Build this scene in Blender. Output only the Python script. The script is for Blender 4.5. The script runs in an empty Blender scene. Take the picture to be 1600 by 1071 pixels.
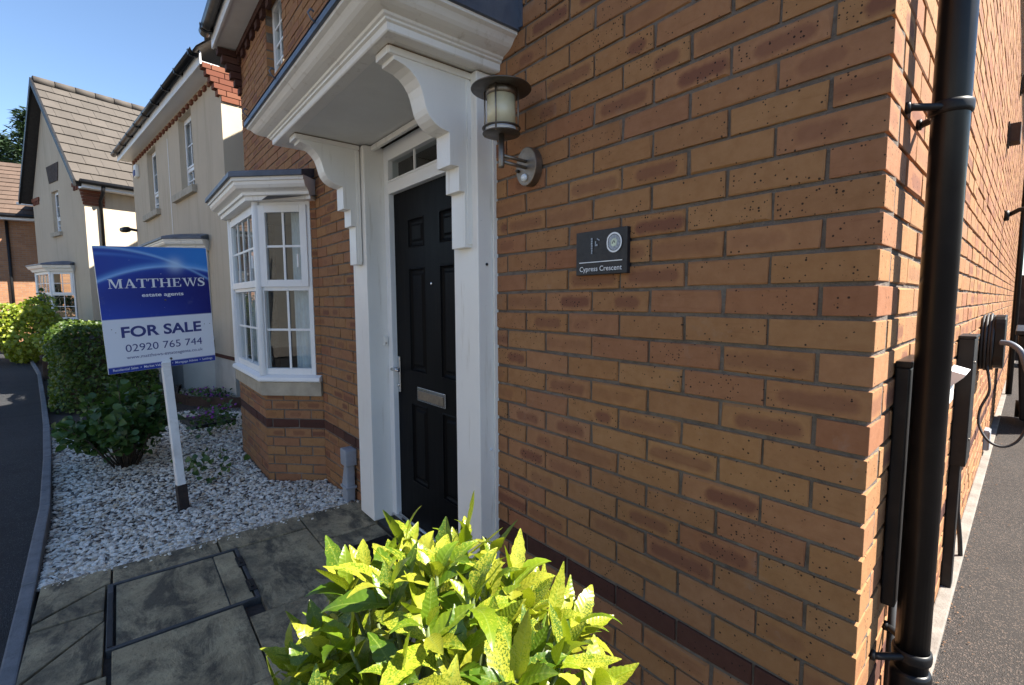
import bpy, bmesh, math, random
import numpy as np
from mathutils import Matrix, Vector
random.seed(7); rng = np.random.default_rng(7)
R_ = math.radians
scn = bpy.context.scene
COL = scn.collection

# ------------------------------------------------------------------ camera, sky, sun, exposure
CAM = Vector((0.29482, -1.22401, 1.37271))
RIGHT = Vector((0.63322806, 0.77395194, -0.00454186))
DOWN = Vector((0.06477155, -0.05884035, -0.99616387))
FWD = Vector((-0.7712502, 0.63050473, -0.08738942))
cd = bpy.data.cameras.new('camera'); cam = bpy.data.objects.new('camera', cd); COL.objects.link(cam)
cd.sensor_width = 36; cd.sensor_fit = 'HORIZONTAL'; cd.lens = 0.75163 / 1.6 * 36
cd.clip_start = 0.02; cd.clip_end = 1500
cam.matrix_world = Matrix(((RIGHT.x, -DOWN.x, -FWD.x, CAM.x), (RIGHT.y, -DOWN.y, -FWD.y, CAM.y),
                           (RIGHT.z, -DOWN.z, -FWD.z, CAM.z), (0, 0, 0, 1)))
scn.camera = cam
SUN_AZ, SUN_EL = 40.0, 50.0          # azimuth from +x towards +y
w = bpy.data.worlds.new('World'); scn.world = w; w.use_nodes = True
wn = w.node_tree; wn.nodes.clear()
sky = wn.nodes.new('ShaderNodeTexSky'); sky.sky_type = 'NISHITA'; sky.sun_disc = False
sky.sun_elevation = R_(SUN_EL); sky.sun_rotation = R_(90 - SUN_AZ)
sky.air_density = 1.0; sky.dust_density = 0.0; sky.ozone_density = 3.4
bg = wn.nodes.new('ShaderNodeBackground'); bg.inputs[1].default_value = 0.068
wo = wn.nodes.new('ShaderNodeOutputWorld')
wn.links.new(sky.outputs[0], bg.inputs[0]); wn.links.new(bg.outputs[0], wo.inputs[0])
sl = bpy.data.lights.new('sun', 'SUN'); sl.energy = 5.0; sl.angle = R_(0.5); sl.color = (1, 0.94, 0.84)
so = bpy.data.objects.new('sun', sl); COL.objects.link(so)
sdir = Vector((math.cos(R_(SUN_AZ)) * math.cos(R_(SUN_EL)), math.sin(R_(SUN_AZ)) * math.cos(R_(SUN_EL)), math.sin(R_(SUN_EL))))
so.rotation_euler = sdir.to_track_quat('Z', 'Y').to_euler(); so.location = (20, 20, 30)
scn.view_settings.view_transform = 'Standard'; scn.view_settings.look = 'None'
scn.view_settings.exposure = 1.85; scn.view_settings.gamma = 1; scn.view_settings.use_curve_mapping = False


def proj(p):
    d = Vector(p) - CAM
    z = d.dot(FWD)
    if z < 0.05: return None
    return (800 + 751.63 * d.dot(RIGHT) / z, 535.5 + 751.63 * d.dot(DOWN) / z, z)


# ------------------------------------------------------------------ materials
class NT:
    def __init__(s, name):
        s.m = bpy.data.materials.new(name); s.m.use_nodes = True; s.t = s.m.node_tree; s.t.nodes.clear()
        s.out = s.n('ShaderNodeOutputMaterial')

    def n(s, typ, ins=None, **props):
        nd = s.t.nodes.new(typ)
        for k, v in props.items(): setattr(nd, k, v)
        for k, v in (ins or {}).items():
            if isinstance(v, bpy.types.NodeSocket): s.t.links.new(v, nd.inputs[k])
            else: nd.inputs[k].default_value = v
        return nd

    def math(s, op, a, b=0.0, c=None, clamp=False):
        nd = s.n('ShaderNodeMath', operation=op, use_clamp=clamp)
        for i, v in enumerate((a, b) if c is None else (a, b, c)):
            if isinstance(v, bpy.types.NodeSocket): s.t.links.new(v, nd.inputs[i])
            else: nd.inputs[i].default_value = v
        return nd.outputs[0]

    def vmath(s, op, a, b=(0, 0, 0)):
        nd = s.n('ShaderNodeVectorMath', operation=op)
        for i, v in enumerate((a, b)):
            if isinstance(v, bpy.types.NodeSocket): s.t.links.new(v, nd.inputs[i])
            else: nd.inputs[i].default_value = v
        return nd.outputs[0]

    def noise(s, vec, scale, detail=4, rough=0.55, dist=0.0, col=False):
        nd = s.n('ShaderNodeTexNoise', {'Vector': vec, 'Scale': scale, 'Detail': detail, 'Roughness': rough, 'Distortion': dist})
        return nd.outputs[1 if col else 0]

    def voro(s, vec, scale, feature='F1', out=0, rand=1.0):
        nd = s.n('ShaderNodeTexVoronoi', {'Vector': vec, 'Scale': scale, 'Randomness': rand}, feature=feature)
        return nd.outputs[out]

    def ramp(s, f, stops, interp='LINEAR'):
        nd = s.n('ShaderNodeValToRGB', {'Fac': f}); cr = nd.color_ramp; cr.interpolation = interp
        while len(cr.elements) < len(stops): cr.elements.new(0.5)
        for e, (p, c) in zip(cr.elements, stops):
            e.position = p; e.color = (*c, 1) if len(c) == 3 else c
        return nd.outputs[0]

    def maprange(s, v, a, b, c=0.0, d=1.0):
        return s.n('ShaderNodeMapRange', {'Value': v, 'From Min': a, 'From Max': b, 'To Min': c, 'To Max': d}).outputs[0]

    def mix(s, f, a, b, blend='MIX'):
        nd = s.n('ShaderNodeMix', data_type='RGBA', blend_type=blend)
        for k, v in ((0, f), (6, a), (7, b)):
            if isinstance(v, bpy.types.NodeSocket): s.t.links.new(v, nd.inputs[k])
            else: nd.inputs[k].default_value = (*v, 1) if isinstance(v, tuple) and len(v) == 3 else v
        return nd.outputs[2]

    def bump(s, h, strength=0.3, dist=0.01, normal=None):
        ins = {'Height': h, 'Strength': strength, 'Distance': dist}
        if normal is not None: ins['Normal'] = normal
        return s.n('ShaderNodeBump', ins).outputs[0]

    def principled(s, col, rough=0.5, metal=0.0, normal=None, spec=0.5, **kw):
        ins = {'Base Color': col if isinstance(col, bpy.types.NodeSocket) else (*col, 1), 'Roughness': rough, 'Metallic': metal, 'Specular IOR Level': spec}
        if normal is not None: ins['Normal'] = normal
        ins.update(kw)
        return s.n('ShaderNodeBsdfPrincipled', ins)

    def done(s, sh):
        s.t.links.new(sh if isinstance(sh, bpy.types.NodeSocket) else sh.outputs[0], s.out.inputs[0]); return s.m

    def obj(s): return s.n('ShaderNodeTexCoord').outputs['Object']
    def uv(s): return s.n('ShaderNodeTexCoord').outputs['UV']

    def rnd(s):
        a = s.n('ShaderNodeObjectInfo').outputs['Random']
        b = s.n('ShaderNodeAttribute', attribute_name='rnd').outputs['Fac']
        return s.math('FRACT', s.math('ADD', a, b))


def mat_basic(name, col, rough=0.5, var=0.12, scale=6.0, bump=0.0, bscale=60.0, metal=0.0, dirt=None, dirt_amt=0.4, spec=0.5, dscale=2.5):
    t = NT(name); v = t.obj()
    n1 = t.noise(v, scale, 5, 0.6)
    c = t.mix(t.maprange(n1, 0.3, 0.7), tuple(x * (1 - var) for x in col), tuple(min(1, x * (1 + var)) for x in col))
    if dirt:
        d = t.maprange(t.noise(v, dscale, 8, 0.7, 0.6), 0.5, 0.75, 0, dirt_amt)
        c = t.mix(d, c, dirt)
    nm = t.bump(t.noise(v, bscale, 4, 0.6), bump, 0.004) if bump else None
    r = t.maprange(t.noise(v, scale * 3, 3), 0.3, 0.7, max(0.02, rough * 0.85), min(1, rough * 1.15))
    return t.done(t.principled(c, r, metal, nm, spec))


def mat_brick(name, stops, kiss, kiss_amt, speck=0.55, pale=0.25):
    t = NT(name); r = t.rnd(); uv = t.uv()
    off = t.n('ShaderNodeCombineXYZ', {'X': t.math('MULTIPLY', r, 137.0), 'Y': t.math('MULTIPLY', r, 91.0), 'Z': t.math('MULTIPLY', r, 53.0)}).outputs[0]
    p = t.vmath('ADD', uv, off)
    base = t.ramp(r, stops)
    n1 = t.noise(p, 28, 6, 0.65)
    c = t.mix(t.maprange(n1, 0.28, 0.72, 0, 1), base, t.mix(0.5, base, (0.62, 0.55, 0.45), 'MULTIPLY'))
    # kiss mark: a browner rounded patch left by the kiln stacking
    x = t.n('ShaderNodeSeparateXYZ', {0: uv})
    r2 = t.math('FRACT', t.math('MULTIPLY', r, 7.31)); r3 = t.math('FRACT', t.math('MULTIPLY', r, 13.7)); r4 = t.math('FRACT', t.math('MULTIPLY', r, 29.3))
    hl = t.maprange(t.math('POWER', r2, 0.6), 0, 1, 0.012, 0.088)
    cx = t.math('MULTIPLY', t.math('SUBTRACT', r3, 0.5), t.math('SUBTRACT', 0.16, t.math('MULTIPLY', hl, 1.7)))
    dx = t.math('MAXIMUM', t.math('SUBTRACT', t.math('ABSOLUTE', t.math('SUBTRACT', x.outputs[0], cx)), hl), 0.0)
    dy = t.math('ABSOLUTE', t.math('SUBTRACT', x.outputs[1], t.math('MULTIPLY', t.math('SUBTRACT', r4, 0.5), 0.014)))
    d = t.math('SQRT', t.math('ADD', t.math('MULTIPLY', dx, dx), t.math('MULTIPLY', dy, dy)))
    d = t.math('ADD', d, t.math('MULTIPLY', t.math('SUBTRACT', t.noise(p, 45, 4), 0.5), 0.016))
    k = t.maprange(d, 0.026, 0.011, 0, 1)
    halo = t.math('MULTIPLY', t.maprange(d, 0.034, 0.024, 0, 1), t.math('SUBTRACT', 1.0, k))
    has = t.math('LESS_THAN', r4, kiss_amt)
    soft = t.math('MULTIPLY', has, t.maprange(r3, 0, 1, 0.15, 0.92))
    c = t.mix(t.math('MULTIPLY', t.math('MULTIPLY', halo, has), 0.3), c, t.mix(1.0, c, (1.2, 1.18, 1.1), 'MULTIPLY'))
    c = t.mix(t.math('MULTIPLY', k, soft), c, kiss)
    # dark iron specks
    sv = t.voro(p, 150, 'F1', 0)
    sc = t.voro(p, 150, 'F1', 1)
    scx = t.n('ShaderNodeSeparateColor', {0: sc})
    dens = t.math('MULTIPLY', t.maprange(t.noise(p, 16, 2), 0.35, 0.68, 0.0, 0.34), t.maprange(r3, 0, 1, 0.1, 1.5))
    sm = t.math('MULTIPLY', t.math('LESS_THAN', scx.outputs[0], t.math('MULTIPLY', dens, speck * 1.5)),
                t.math('LESS_THAN', sv, t.maprange(scx.outputs[1], 0, 1, 0.16, 0.42)))
    c = t.mix(t.math('MULTIPLY', sm, 0.9), c, (0.018, 0.012, 0.010))
    # lime bloom
    gp_ = t.n('ShaderNodeNewGeometry').outputs['Position']
    bl = t.math('MULTIPLY', t.maprange(t.noise(gp_, 3.4, 7, 0.74, 0.3), 0.60, 0.74, 0, 1), pale * 1.6)
    c = t.mix(t.maprange(t.noise(gp_, 0.9, 4, 0.6), 0.35, 0.7, 0, 0.22), c, t.mix(1.0, c, (0.72, 0.70, 0.68), 'MULTIPLY'))
    scr = t.math('MULTIPLY', t.maprange(t.noise(t.vmath('MULTIPLY', p, (9, 90, 1)), 1.0, 4, 0.6), 0.56, 0.72, 0, 0.35), t.math('GREATER_THAN', r2, 0.5))
    c = t.mix(scr, c, t.mix(1.0, c, (0.74, 0.66, 0.60), 'MULTIPLY'))
    c = t.mix(bl, c, (0.30, 0.25, 0.21))
    h = t.math('ADD', t.math('MULTIPLY', t.noise(p, 220, 3, 0.7), 0.5), t.math('MULTIPLY', t.noise(p, 55, 4), 0.9))
    h = t.math('SUBTRACT', h, t.math('MULTIPLY', sm, 1.2))
    return t.done(t.principled(c, 0.88, 0, t.bump(h, 0.55, 0.0022), 0.25))


M = {}
M['brick'] = mat_brick('buff_brick', [(0.0, (0.340, 0.168, 0.074)), (0.25, (0.370, 0.196, 0.090)), (0.5, (0.325, 0.162, 0.077)), (0.75, (0.362, 0.180, 0.090)), (0.9, (0.300, 0.130, 0.068)), (1.0, (0.352, 0.180, 0.095))],
                       (0.178, 0.072, 0.045), 0.52)
M['brick_dark'] = mat_brick('dark_brick', [(0.0, (0.070, 0.031, 0.024)), (0.5, (0.090, 0.037, 0.028)), (1.0, (0.110, 0.048, 0.034))], (0.060, 0.026, 0.021), 0.2, pale=0.1)
M['brick_red'] = mat_brick('red_brick', [(0.0, (0.215, 0.080, 0.048)), (0.5, (0.175, 0.060, 0.038)), (1.0, (0.240, 0.100, 0.062))], (0.13, 0.05, 0.034), 0.3)


def mk_mortar():
    t = NT('mortar'); v = t.obj()
    c = t.mix(t.maprange(t.noise(v, 9, 6, 0.65), 0.3, 0.7), (0.125, 0.103, 0.088), (0.225, 0.192, 0.165))
    c = t.mix(t.maprange(t.noise(v, 3.1, 6, 0.7, 0.4), 0.6, 0.78, 0, 0.55), c, (0.42, 0.38, 0.34))
    c = t.mix(t.maprange(t.noise(v, 26, 5, 0.7), 0.52, 0.7, 0, 0.5), c, (0.07, 0.058, 0.05))
    h = t.math('ADD', t.noise(v, 260, 3, 0.7), t.math('MULTIPLY', t.noise(v, 45, 4), 2.2))
    return t.done(t.principled(c, 0.95, 0, t.bump(h, 0.9, 0.004), 0.1))
M['mortar'] = mk_mortar()


def mk_white(name, col, dirt, amt):
    t = NT(name); v = t.obj()
    c = t.mix(t.maprange(t.noise(v, 2.2, 6, 0.7), 0.35, 0.7), col, tuple(x * 0.93 for x in col))
    st = t.noise(t.vmath('MULTIPLY', v, (26, 26, 2.4)), 1.0, 5, 0.65)
    c = t.mix(t.maprange(st, 0.58, 0.8, 0, amt), c, dirt)
    sp = t.maprange(t.noise(v, 70, 4, 0.7), 0.68, 0.76, 0, amt)
    c = t.mix(sp, c, tuple(x * 0.6 for x in dirt))
    return t.done(t.principled(c, t.maprange(t.noise(v, 12, 3), 0.3, 0.7, 0.3, 0.5), 0, t.bump(t.noise(v, 34, 5, 0.65), 0.12, 0.003), 0.45))
M['paint'] = mk_white('white_porch_paint', (0.84, 0.81, 0.76), (0.36, 0.29, 0.19), 0.55)
M['upvc'] = mk_white('white_window_plastic', (0.82, 0.82, 0.82), (0.45, 0.43, 0.38), 0.14)
M['soffit'] = mat_basic('pale_soffit_board', (0.72, 0.71, 0.68), 0.5, 0.06, 3, dirt=(0.5, 0.48, 0.43), dirt_amt=0.3)
M['lead'] = mat_basic('lead_sheet', (0.075, 0.092, 0.125), 0.45, 0.3, 5, 0.3, 30, dirt=(0.17, 0.19, 0.21), dirt_amt=0.5)
M['black_gloss'] = mat_basic('black_plastic_gloss', (0.006, 0.006, 0.007), 0.34, 0.2, 5, 0.03, 30, dirt=(0.035, 0.033, 0.03), dirt_amt=0.2, dscale=9, spec=0.3)
M['black'] = mat_basic('black_plastic_satin', (0.008, 0.008, 0.009), 0.45, 0.25, 6, 0.04, 60, dirt=(0.05, 0.046, 0.04), dirt_amt=0.25, dscale=12, spec=0.3)
M['rubber'] = mat_basic('black_rubber', (0.02, 0.02, 0.022), 0.6, 0.2, 10)
M['grey_plastic'] = mat_basic('grey_plastic', (0.30, 0.32, 0.36), 0.4, 0.1, 8, dirt=(0.2, 0.19, 0.17), dirt_amt=0.4, dscale=14)
M['stone'] = mat_basic('cast_stone', (0.40, 0.345, 0.265), 0.85, 0.16, 9, 0.4, 90, dirt=(0.17, 0.14, 0.105), dirt_amt=0.55)
def mk_render():
    t = NT('cream_render'); v = t.obj()
    c = t.mix(t.maprange(t.noise(v, 1.3, 6, 0.65), 0.3, 0.7), (0.55, 0.462, 0.350), (0.50, 0.415, 0.312))
    st = t.noise(t.vmath('MULTIPLY', v, (5, 5, .45)), 1.0, 6, 0.65)
    c = t.mix(t.maprange(st, 0.52, 0.75, 0, 0.5), c, (0.33, 0.27, 0.20))
    return t.done(t.principled(c, 0.93, 0, t.bump(t.noise(v, 140, 4, 0.6), 0.5, 0.004), 0.15))
M['render'] = mk_render()
M['render_light'] = mat_basic('pale_plinth_render', (0.52, 0.50, 0.45), 0.9, 0.08, 3, 0.4, 140, dirt=(0.3, 0.27, 0.22), dirt_amt=0.5, spec=0.15)
M['steel'] = mat_basic('brushed_steel', (0.26, 0.225, 0.19), 0.5, 0.15, 30, 0.08, 120, 1.0, dirt=(0.16, 0.12, 0.09), dirt_amt=0.5, dscale=18)
M['dark_steel'] = mat_basic('weathered_steel', (0.15, 0.132, 0.115), 0.45, 0.25, 18, 0.08, 90, 0.9, dirt=(0.12, 0.09, 0.07), dirt_amt=0.4, dscale=14)
M['chrome'] = mat_basic('chrome', (0.62, 0.62, 0.62), 0.2, 0.05, 30, 0, 50, 1.0)
M['pir'] = mat_basic('white_lens', (0.75, 0.78, 0.82), 0.35, 0.03)
M['slate'] = mat_basic('slate_plaque', (0.010, 0.011, 0.015), 0.5, 0.3, 22, 0.2, 120)
M['print_white'] = mat_basic('white_print', (0.78, 0.80, 0.83), 0.5, 0.03)
M['print_pale'] = mat_basic('pale_green_print', (0.55, 0.62, 0.50), 0.5, 0.2, 60)
M['print_grey'] = mat_basic('worn_print', (0.30, 0.34, 0.40), 0.5, 0.4, 120)
M['print_blue'] = mat_basic('navy_print', (0.030, 0.042, 0.20), 0.5, 0.05)
M['board'] = mat_basic('sign_board_plastic', (0.78, 0.79, 0.80), 0.45, 0.03, 5, dirt=(0.55, 0.52, 0.45), dirt_amt=0.2)
M['post'] = mat_basic('white_painted_timber', (0.74, 0.72, 0.70), 0.6, 0.08, 6, 0.25, 30, dirt=(0.35, 0.30, 0.24), dirt_amt=0.4, dscale=9)
M['sleeve'] = mat_basic('dark_stained_timber', (0.022, 0.012, 0.010), 0.7, 0.3, 12, 0.3, 50)
M['timber'] = mat_basic('weathered_dark_timber', (0.045, 0.026, 0.018), 0.85, 0.4, 8, 0.5, 40, dirt=(0.10, 0.08, 0.06))
M['soil'] = mat_basic('dark_soil', (0.045, 0.032, 0.024), 0.95, 0.45, 14, 1.0, 40, dirt=(0.10, 0.08, 0.065), dscale=8)
M['bark'] = mat_basic('bark', (0.07, 0.05, 0.035), 0.9, 0.3, 12, 0.8, 30)
M['doormat'] = mat_basic('brown_doormat', (0.022, 0.018, 0.016), 0.97, 0.5, 160, 1.0, 240, spec=0.1)
M['step'] = mat_basic('black_step_tile', (0.008, 0.008, 0.009), 0.35, 0.3, 14, 0.15, 40)
M['dirt'] = mat_basic('grimy_sealant', (0.22, 0.16, 0.10), 0.9, 0.5, 60)
M['dark_room'] = mat_basic('dim_interior', (0.17, 0.175, 0.185), 0.9, 0.1, 2)
M['dim_hall'] = mat_basic('dim_hallway', (0.015, 0.015, 0.015), 0.9, 0.1, 2)
M['grass'] = mat_basic('lawn', (0.06, 0.10, 0.025), 0.9, 0.3, 20, 0.8, 60)
M['curtain'] = mat_basic('pale_curtain', (0.72, 0.78, 0.82), 0.9, 0.08, 20)
M['blind'] = mat_basic('beige_blind', (0.50, 0.44, 0.36), 0.9, 0.08, 20)
M['metal_cover'] = mat_basic('galvanised_frame', (0.07, 0.07, 0.072), 0.6, 0.3, 20, 0.3, 60, 0.4)
M['red_bits'] = mat_basic('purple_petals', (0.28, 0.05, 0.33), 0.6, 0.3, 40)
M['purple_bag'] = mat_basic('purple_plastic', (0.05, 0.03, 0.14), 0.4, 0.2, 20)
M['litter_brown'] = mat_basic('brown_crumbs', (0.16, 0.09, 0.05), 0.9, 0.5, 90)
M['copper'] = mat_basic('copper_pipe', (0.45, 0.22, 0.14), 0.4, 0.2, 20, 0, 50, 0.9)
M['white_gloss'] = mat_basic('white_box_plastic', (0.80, 0.80, 0.79), 0.35, 0.03)
M['glass_lamp'] = NT('frosted_lamp_glass').m
t = NT('frosted_lamp_glass_cream'); v = t.obj()
M['glass_lamp'] = t.done(t.principled(t.mix(t.maprange(t.noise(v, 14, 3), 0.35, 0.65), (0.66, 0.58, 0.36), (0.74, 0.68, 0.48)), 0.22, 0, None, 0.5, **{'Transmission Weight': 0.12}))


def mk_glass():
    t = NT('window_glass')
    tr = t.n('ShaderNodeBsdfTransparent', {'Color': (0.72, 0.76, 0.76, 1)})
    gl = t.n('ShaderNodeBsdfGlossy', {'Color': (1, 1, 1, 1), 'Roughness': 0.012, 'Normal': t.bump(t.noise(t.obj(), 2.2, 2), 0.05, 0.01)})
    bf = t.n('ShaderNodeNewGeometry').outputs['Backfacing']
    fr = t.n('ShaderNodeFresnel', {'IOR': t.maprange(bf, 0, 1, 1.55, 1 / 1.55)})
    return t.done(t.n('ShaderNodeMixShader', {0: fr.outputs[0], 1: tr.outputs[0], 2: gl.outputs[0]}))
M['glass'] = mk_glass()


def mk_door():
    t = NT('black_door_woodgrain'); v = t.obj()
    g = t.noise(t.vmath('MULTIPLY', v, (60, 60, 3.0)), 1.0, 6, 0.6)
    c = t.mix(g, (0.003, 0.003, 0.0036), (0.006, 0.006, 0.007))
    return t.done(t.principled(c, t.maprange(g, 0.3, 0.7, 0.42, 0.55), 0, t.bump(g, 0.15, 0.002), 0.07))
M['door'] = mk_door()


def mk_asphalt(name, a, b, chip, amt):
    t = NT(name); v = t.obj()
    big = t.noise(v, 0.7, 6, 0.65)
    c = t.mix(t.maprange(big, 0.3, 0.7), a, b)
    ce = t.voro(v, 210, 'F1', 1); sp = t.n('ShaderNodeSeparateColor', {0: ce})
    c = t.mix(t.math('MULTIPLY', sp.outputs[0], 0.55), c, t.mix(0.5, c, (0.45, 0.45, 0.45), 'MULTIPLY'))
    chips = t.math('GREATER_THAN', sp.outputs[1], 1 - amt)
    c = t.mix(t.math('MULTIPLY', chips, 0.75), c, chip)
    st = t.maprange(t.noise(v, 1.9, 8, 0.72, 0.8), 0.5, 0.72, 0, 0.6)
    c = t.mix(st, c, tuple(x * 0.6 for x in a))
    h = t.math('ADD', t.voro(v, 210, 'F1', 0), t.math('MULTIPLY', t.noise(v, 30, 4), 0.5))
    return t.done(t.principled(c, 0.9, 0, t.bump(h, 0.9, 0.006), 0.2))
M['road'] = mk_asphalt('road_asphalt', (0.034, 0.035, 0.038), (0.048, 0.048, 0.050), (0.10, 0.10, 0.10), 0.07)
M['drive'] = mk_asphalt('drive_asphalt', (0.039, 0.035, 0.033), (0.056, 0.050, 0.046), (0.125, 0.098, 0.082), 0.16)


def mk_concrete():
    t = NT('concrete'); v = t.obj()
    c = t.mix(t.maprange(t.noise(v, 7, 7, 0.7), 0.3, 0.7), (0.165, 0.147, 0.13), (0.27, 0.25, 0.225))
    c = t.mix(t.maprange(t.noise(v, 40, 6, 0.7), 0.56, 0.72, 0, 0.7), c, (0.12, 0.10, 0.08))
    return t.done(t.principled(c, 0.93, 0, t.bump(t.noise(v, 90, 5, 0.7), 0.7, 0.006), 0.15))
M['concrete'] = mk_concrete()


def mk_kerb():
    t = NT('kerb_concrete'); v = t.obj(); r = t.rnd()
    c = t.mix(t.maprange(t.noise(v, 9, 7, 0.7), 0.3, 0.7), (0.11, 0.112, 0.118), (0.21, 0.212, 0.22))
    c = t.mix(t.math('MULTIPLY', r, 0.3), c, (0.25, 0.245, 0.24))
    c = t.mix(t.maprange(t.noise(v, 30, 6, 0.7), 0.55, 0.72, 0, 0.6), c, (0.06, 0.055, 0.05))
    return t.done(t.principled(c, 0.92, 0, t.bump(t.noise(v, 80, 5, 0.7), 0.6, 0.005), 0.15))
M['kerb'] = mk_kerb()


def mk_slab():
    t = NT('riven_paving'); v = t.obj(); r = t.rnd()
    p = t.vmath('ADD', v, t.n('ShaderNodeCombineXYZ', {'X': t.math('MULTIPLY', r, 31.0), 'Y': t.math('MULTIPLY', r, 17.0)}).outputs[0])
    ps = t.n('ShaderNodeMapping', {'Vector': p, 'Rotation': (0, 0, 0.6), 'Scale': (1.0, 2.1, 1.0)}).outputs[0]
    n1 = t.noise(ps, 3.0, 10, 0.72, 0.35); n2 = t.noise(p, 5.5, 8, 0.7, 0.3)
    c = t.mix(t.maprange(n2, 0.32, 0.68), (0.33, 0.255, 0.15), (0.52, 0.415, 0.25))
    st = t.math('MAXIMUM', t.maprange(n1, 0.43, 0.585, 0, 0.84), t.maprange(t.noise(v, 1.6, 8, 0.7), 0.48, 0.64, 0, 0.8))
    c = t.mix(st, c, (0.062, 0.054, 0.044))
    c = t.mix(t.maprange(t.noise(p, 60, 5, 0.75), 0.54, 0.72, 0, 0.7), c, (0.040, 0.036, 0.032))
    c = t.mix(t.maprange(t.noise(p, 30, 6, 0.75), 0.62, 0.74, 0, 0.4), c, (0.45, 0.40, 0.31))
    h = t.math('ADD', t.math('MULTIPLY', n1, 2.2), t.math('ADD', t.math('MULTIPLY', t.noise(p, 34, 6, 0.7), 0.6), t.math('MULTIPLY', n2, 0.8)))
    return t.done(t.principled(c, 0.86, 0, t.bump(h, 0.75, 0.009), 0.2))
M['slab'] = mk_slab()


def mk_pebble():
    t = NT('white_pebbles'); v = t.obj(); r = t.n('ShaderNodeNewGeometry').outputs['Random Per Island']
    c = t.ramp(r, [(0.0, (0.76, 0.70, 0.60)), (0.35, (0.88, 0.83, 0.74)), (0.62, (0.68, 0.61, 0.50)), (0.82, (0.55, 0.44, 0.31)), (0.93, (0.33, 0.30, 0.27)), (1.0, (0.16, 0.14, 0.12))])
    c = t.mix(t.maprange(t.noise(v, 120, 3), 0.4, 0.7, 0, 0.4), c, (0.32, 0.28, 0.22))
    c = t.mix(t.maprange(t.noise(v, 3.2, 6, 0.72), 0.54, 0.74, 0, 0.55), c, (0.22, 0.17, 0.12))
    return t.done(t.principled(c, 0.8, 0, t.bump(t.noise(v, 160, 3), 0.3, 0.004), 0.3))
M['pebble'] = mk_pebble()


def mk_gravelbed():
    t = NT('gravel_bed'); v = t.obj()
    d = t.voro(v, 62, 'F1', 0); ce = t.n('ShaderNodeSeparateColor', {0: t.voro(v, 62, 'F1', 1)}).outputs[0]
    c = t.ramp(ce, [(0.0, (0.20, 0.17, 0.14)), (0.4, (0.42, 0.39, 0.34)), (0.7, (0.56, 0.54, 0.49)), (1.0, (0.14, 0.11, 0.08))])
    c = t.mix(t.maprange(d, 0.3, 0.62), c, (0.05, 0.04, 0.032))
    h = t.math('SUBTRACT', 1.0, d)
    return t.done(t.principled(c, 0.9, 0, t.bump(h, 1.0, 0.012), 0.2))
M['gravelbed'] = mk_gravelbed()


def mk_leaf(name, stops, spots=None, trans=(0.3, 0.4, 0.02), rough=0.35, tw=0.25, edge=None):
    t = NT(name); r = t.rnd(); uv = t.uv()
    off = t.n('ShaderNodeCombineXYZ', {'X': t.math('MULTIPLY', r, 37.0), 'Y': t.math('MULTIPLY', r, 71.0)}).outputs[0]
    p = t.vmath('ADD', uv, off)
    c = t.ramp(r, stops)
    if spots:
        r5 = t.math('FRACT', t.math('MULTIPLY', r, 5.7))
        a = t.noise(p, 330, 3, 0.65, 0.3); b = t.noise(p, 40, 4, 0.6, 0.3)
        m = t.math('ADD', t.math('MULTIPLY', a, 0.80), t.math('MULTIPLY', b, 0.38))
        lo = t.maprange(r5, 0, 1, 0.46, 0.72)
        f = t.n('ShaderNodeMapRange', {'Value': m, 'From Min': lo, 'From Max': t.math('ADD', lo, 0.07)}).outputs[0]
        c = t.mix(f, c, spots)
        x = t.n('ShaderNodeSeparateXYZ', {0: uv})
        rib = t.maprange(t.math('ABSOLUTE', x.outputs[1]), 0.0, 0.0016, 0.55, 0)
        c = t.mix(rib, c, (0.26, 0.33, 0.06))
    else:
        c = t.mix(t.maprange(t.noise(p, 60, 3), 0.35, 0.7, 0, 0.4), c, t.mix(0.5, c, (0.4, 0.45, 0.3), 'MULTIPLY'))
    x = t.n('ShaderNodeSeparateXYZ', {0: uv})
    vein = t.math('SINE', t.math('ADD', t.math('MULTIPLY', x.outputs[0], 620), t.math('MULTIPLY', t.math('ABSOLUTE', x.outputs[1]), -420)))
    h = t.math('ADD', t.math('MULTIPLY', vein, 0.25), t.noise(p, 90, 3))
    nm = t.bump(h, 0.25, 0.002)
    pr = t.principled(c, rough, 0, nm, 0.5)
    tl = t.n('ShaderNodeBsdfTranslucent', {'Color': t.mix(0.75, c, trans)})
    return t.done(t.n('ShaderNodeMixShader', {0: tw, 1: pr.outputs[0], 2: tl.outputs[0]}))
M['aucuba'] = mk_leaf('spotted_laurel_leaf', [(0.0, (0.040, 0.092, 0.007)), (0.35, (0.070, 0.135, 0.008)), (0.7, (0.110, 0.185, 0.010)), (1.0, (0.18, 0.24, 0.012))], (0.345, 0.345, 0.032), (0.33, 0.43, 0.010), 0.33, 0.27)
M['shrub'] = mk_leaf('dark_shrub_leaf', [(0.0, (0.025, 0.062, 0.014)), (0.5, (0.042, 0.095, 0.020)), (1.0, (0.070, 0.125, 0.026))], None, (0.10, 0.22, 0.02), 0.45, 0.2)
M['hedge'] = mk_leaf('hedge_leaf', [(0.0, (0.030, 0.060, 0.012)), (0.5, (0.050, 0.092, 0.016)), (0.85, (0.085, 0.13, 0.022)), (1.0, (0.16, 0.20, 0.03))], None, (0.25, 0.38, 0.02), 0.42, 0.22)
M['golden'] = mk_leaf('golden_bush_leaf', [(0.0, (0.10, 0.155, 0.012)), (0.5, (0.19, 0.245, 0.016)), (1.0, (0.31, 0.32, 0.03))], None, (0.45, 0.55, 0.04), 0.4, 0.25)
M['conifer'] = mk_leaf('conifer_needles', [(0.0, (0.012, 0.030, 0.010)), (0.6, (0.024, 0.050, 0.016)), (1.0, (0.042, 0.075, 0.022))], None, (0.03, 0.07, 0.01), 0.6, 0.1)
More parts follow.
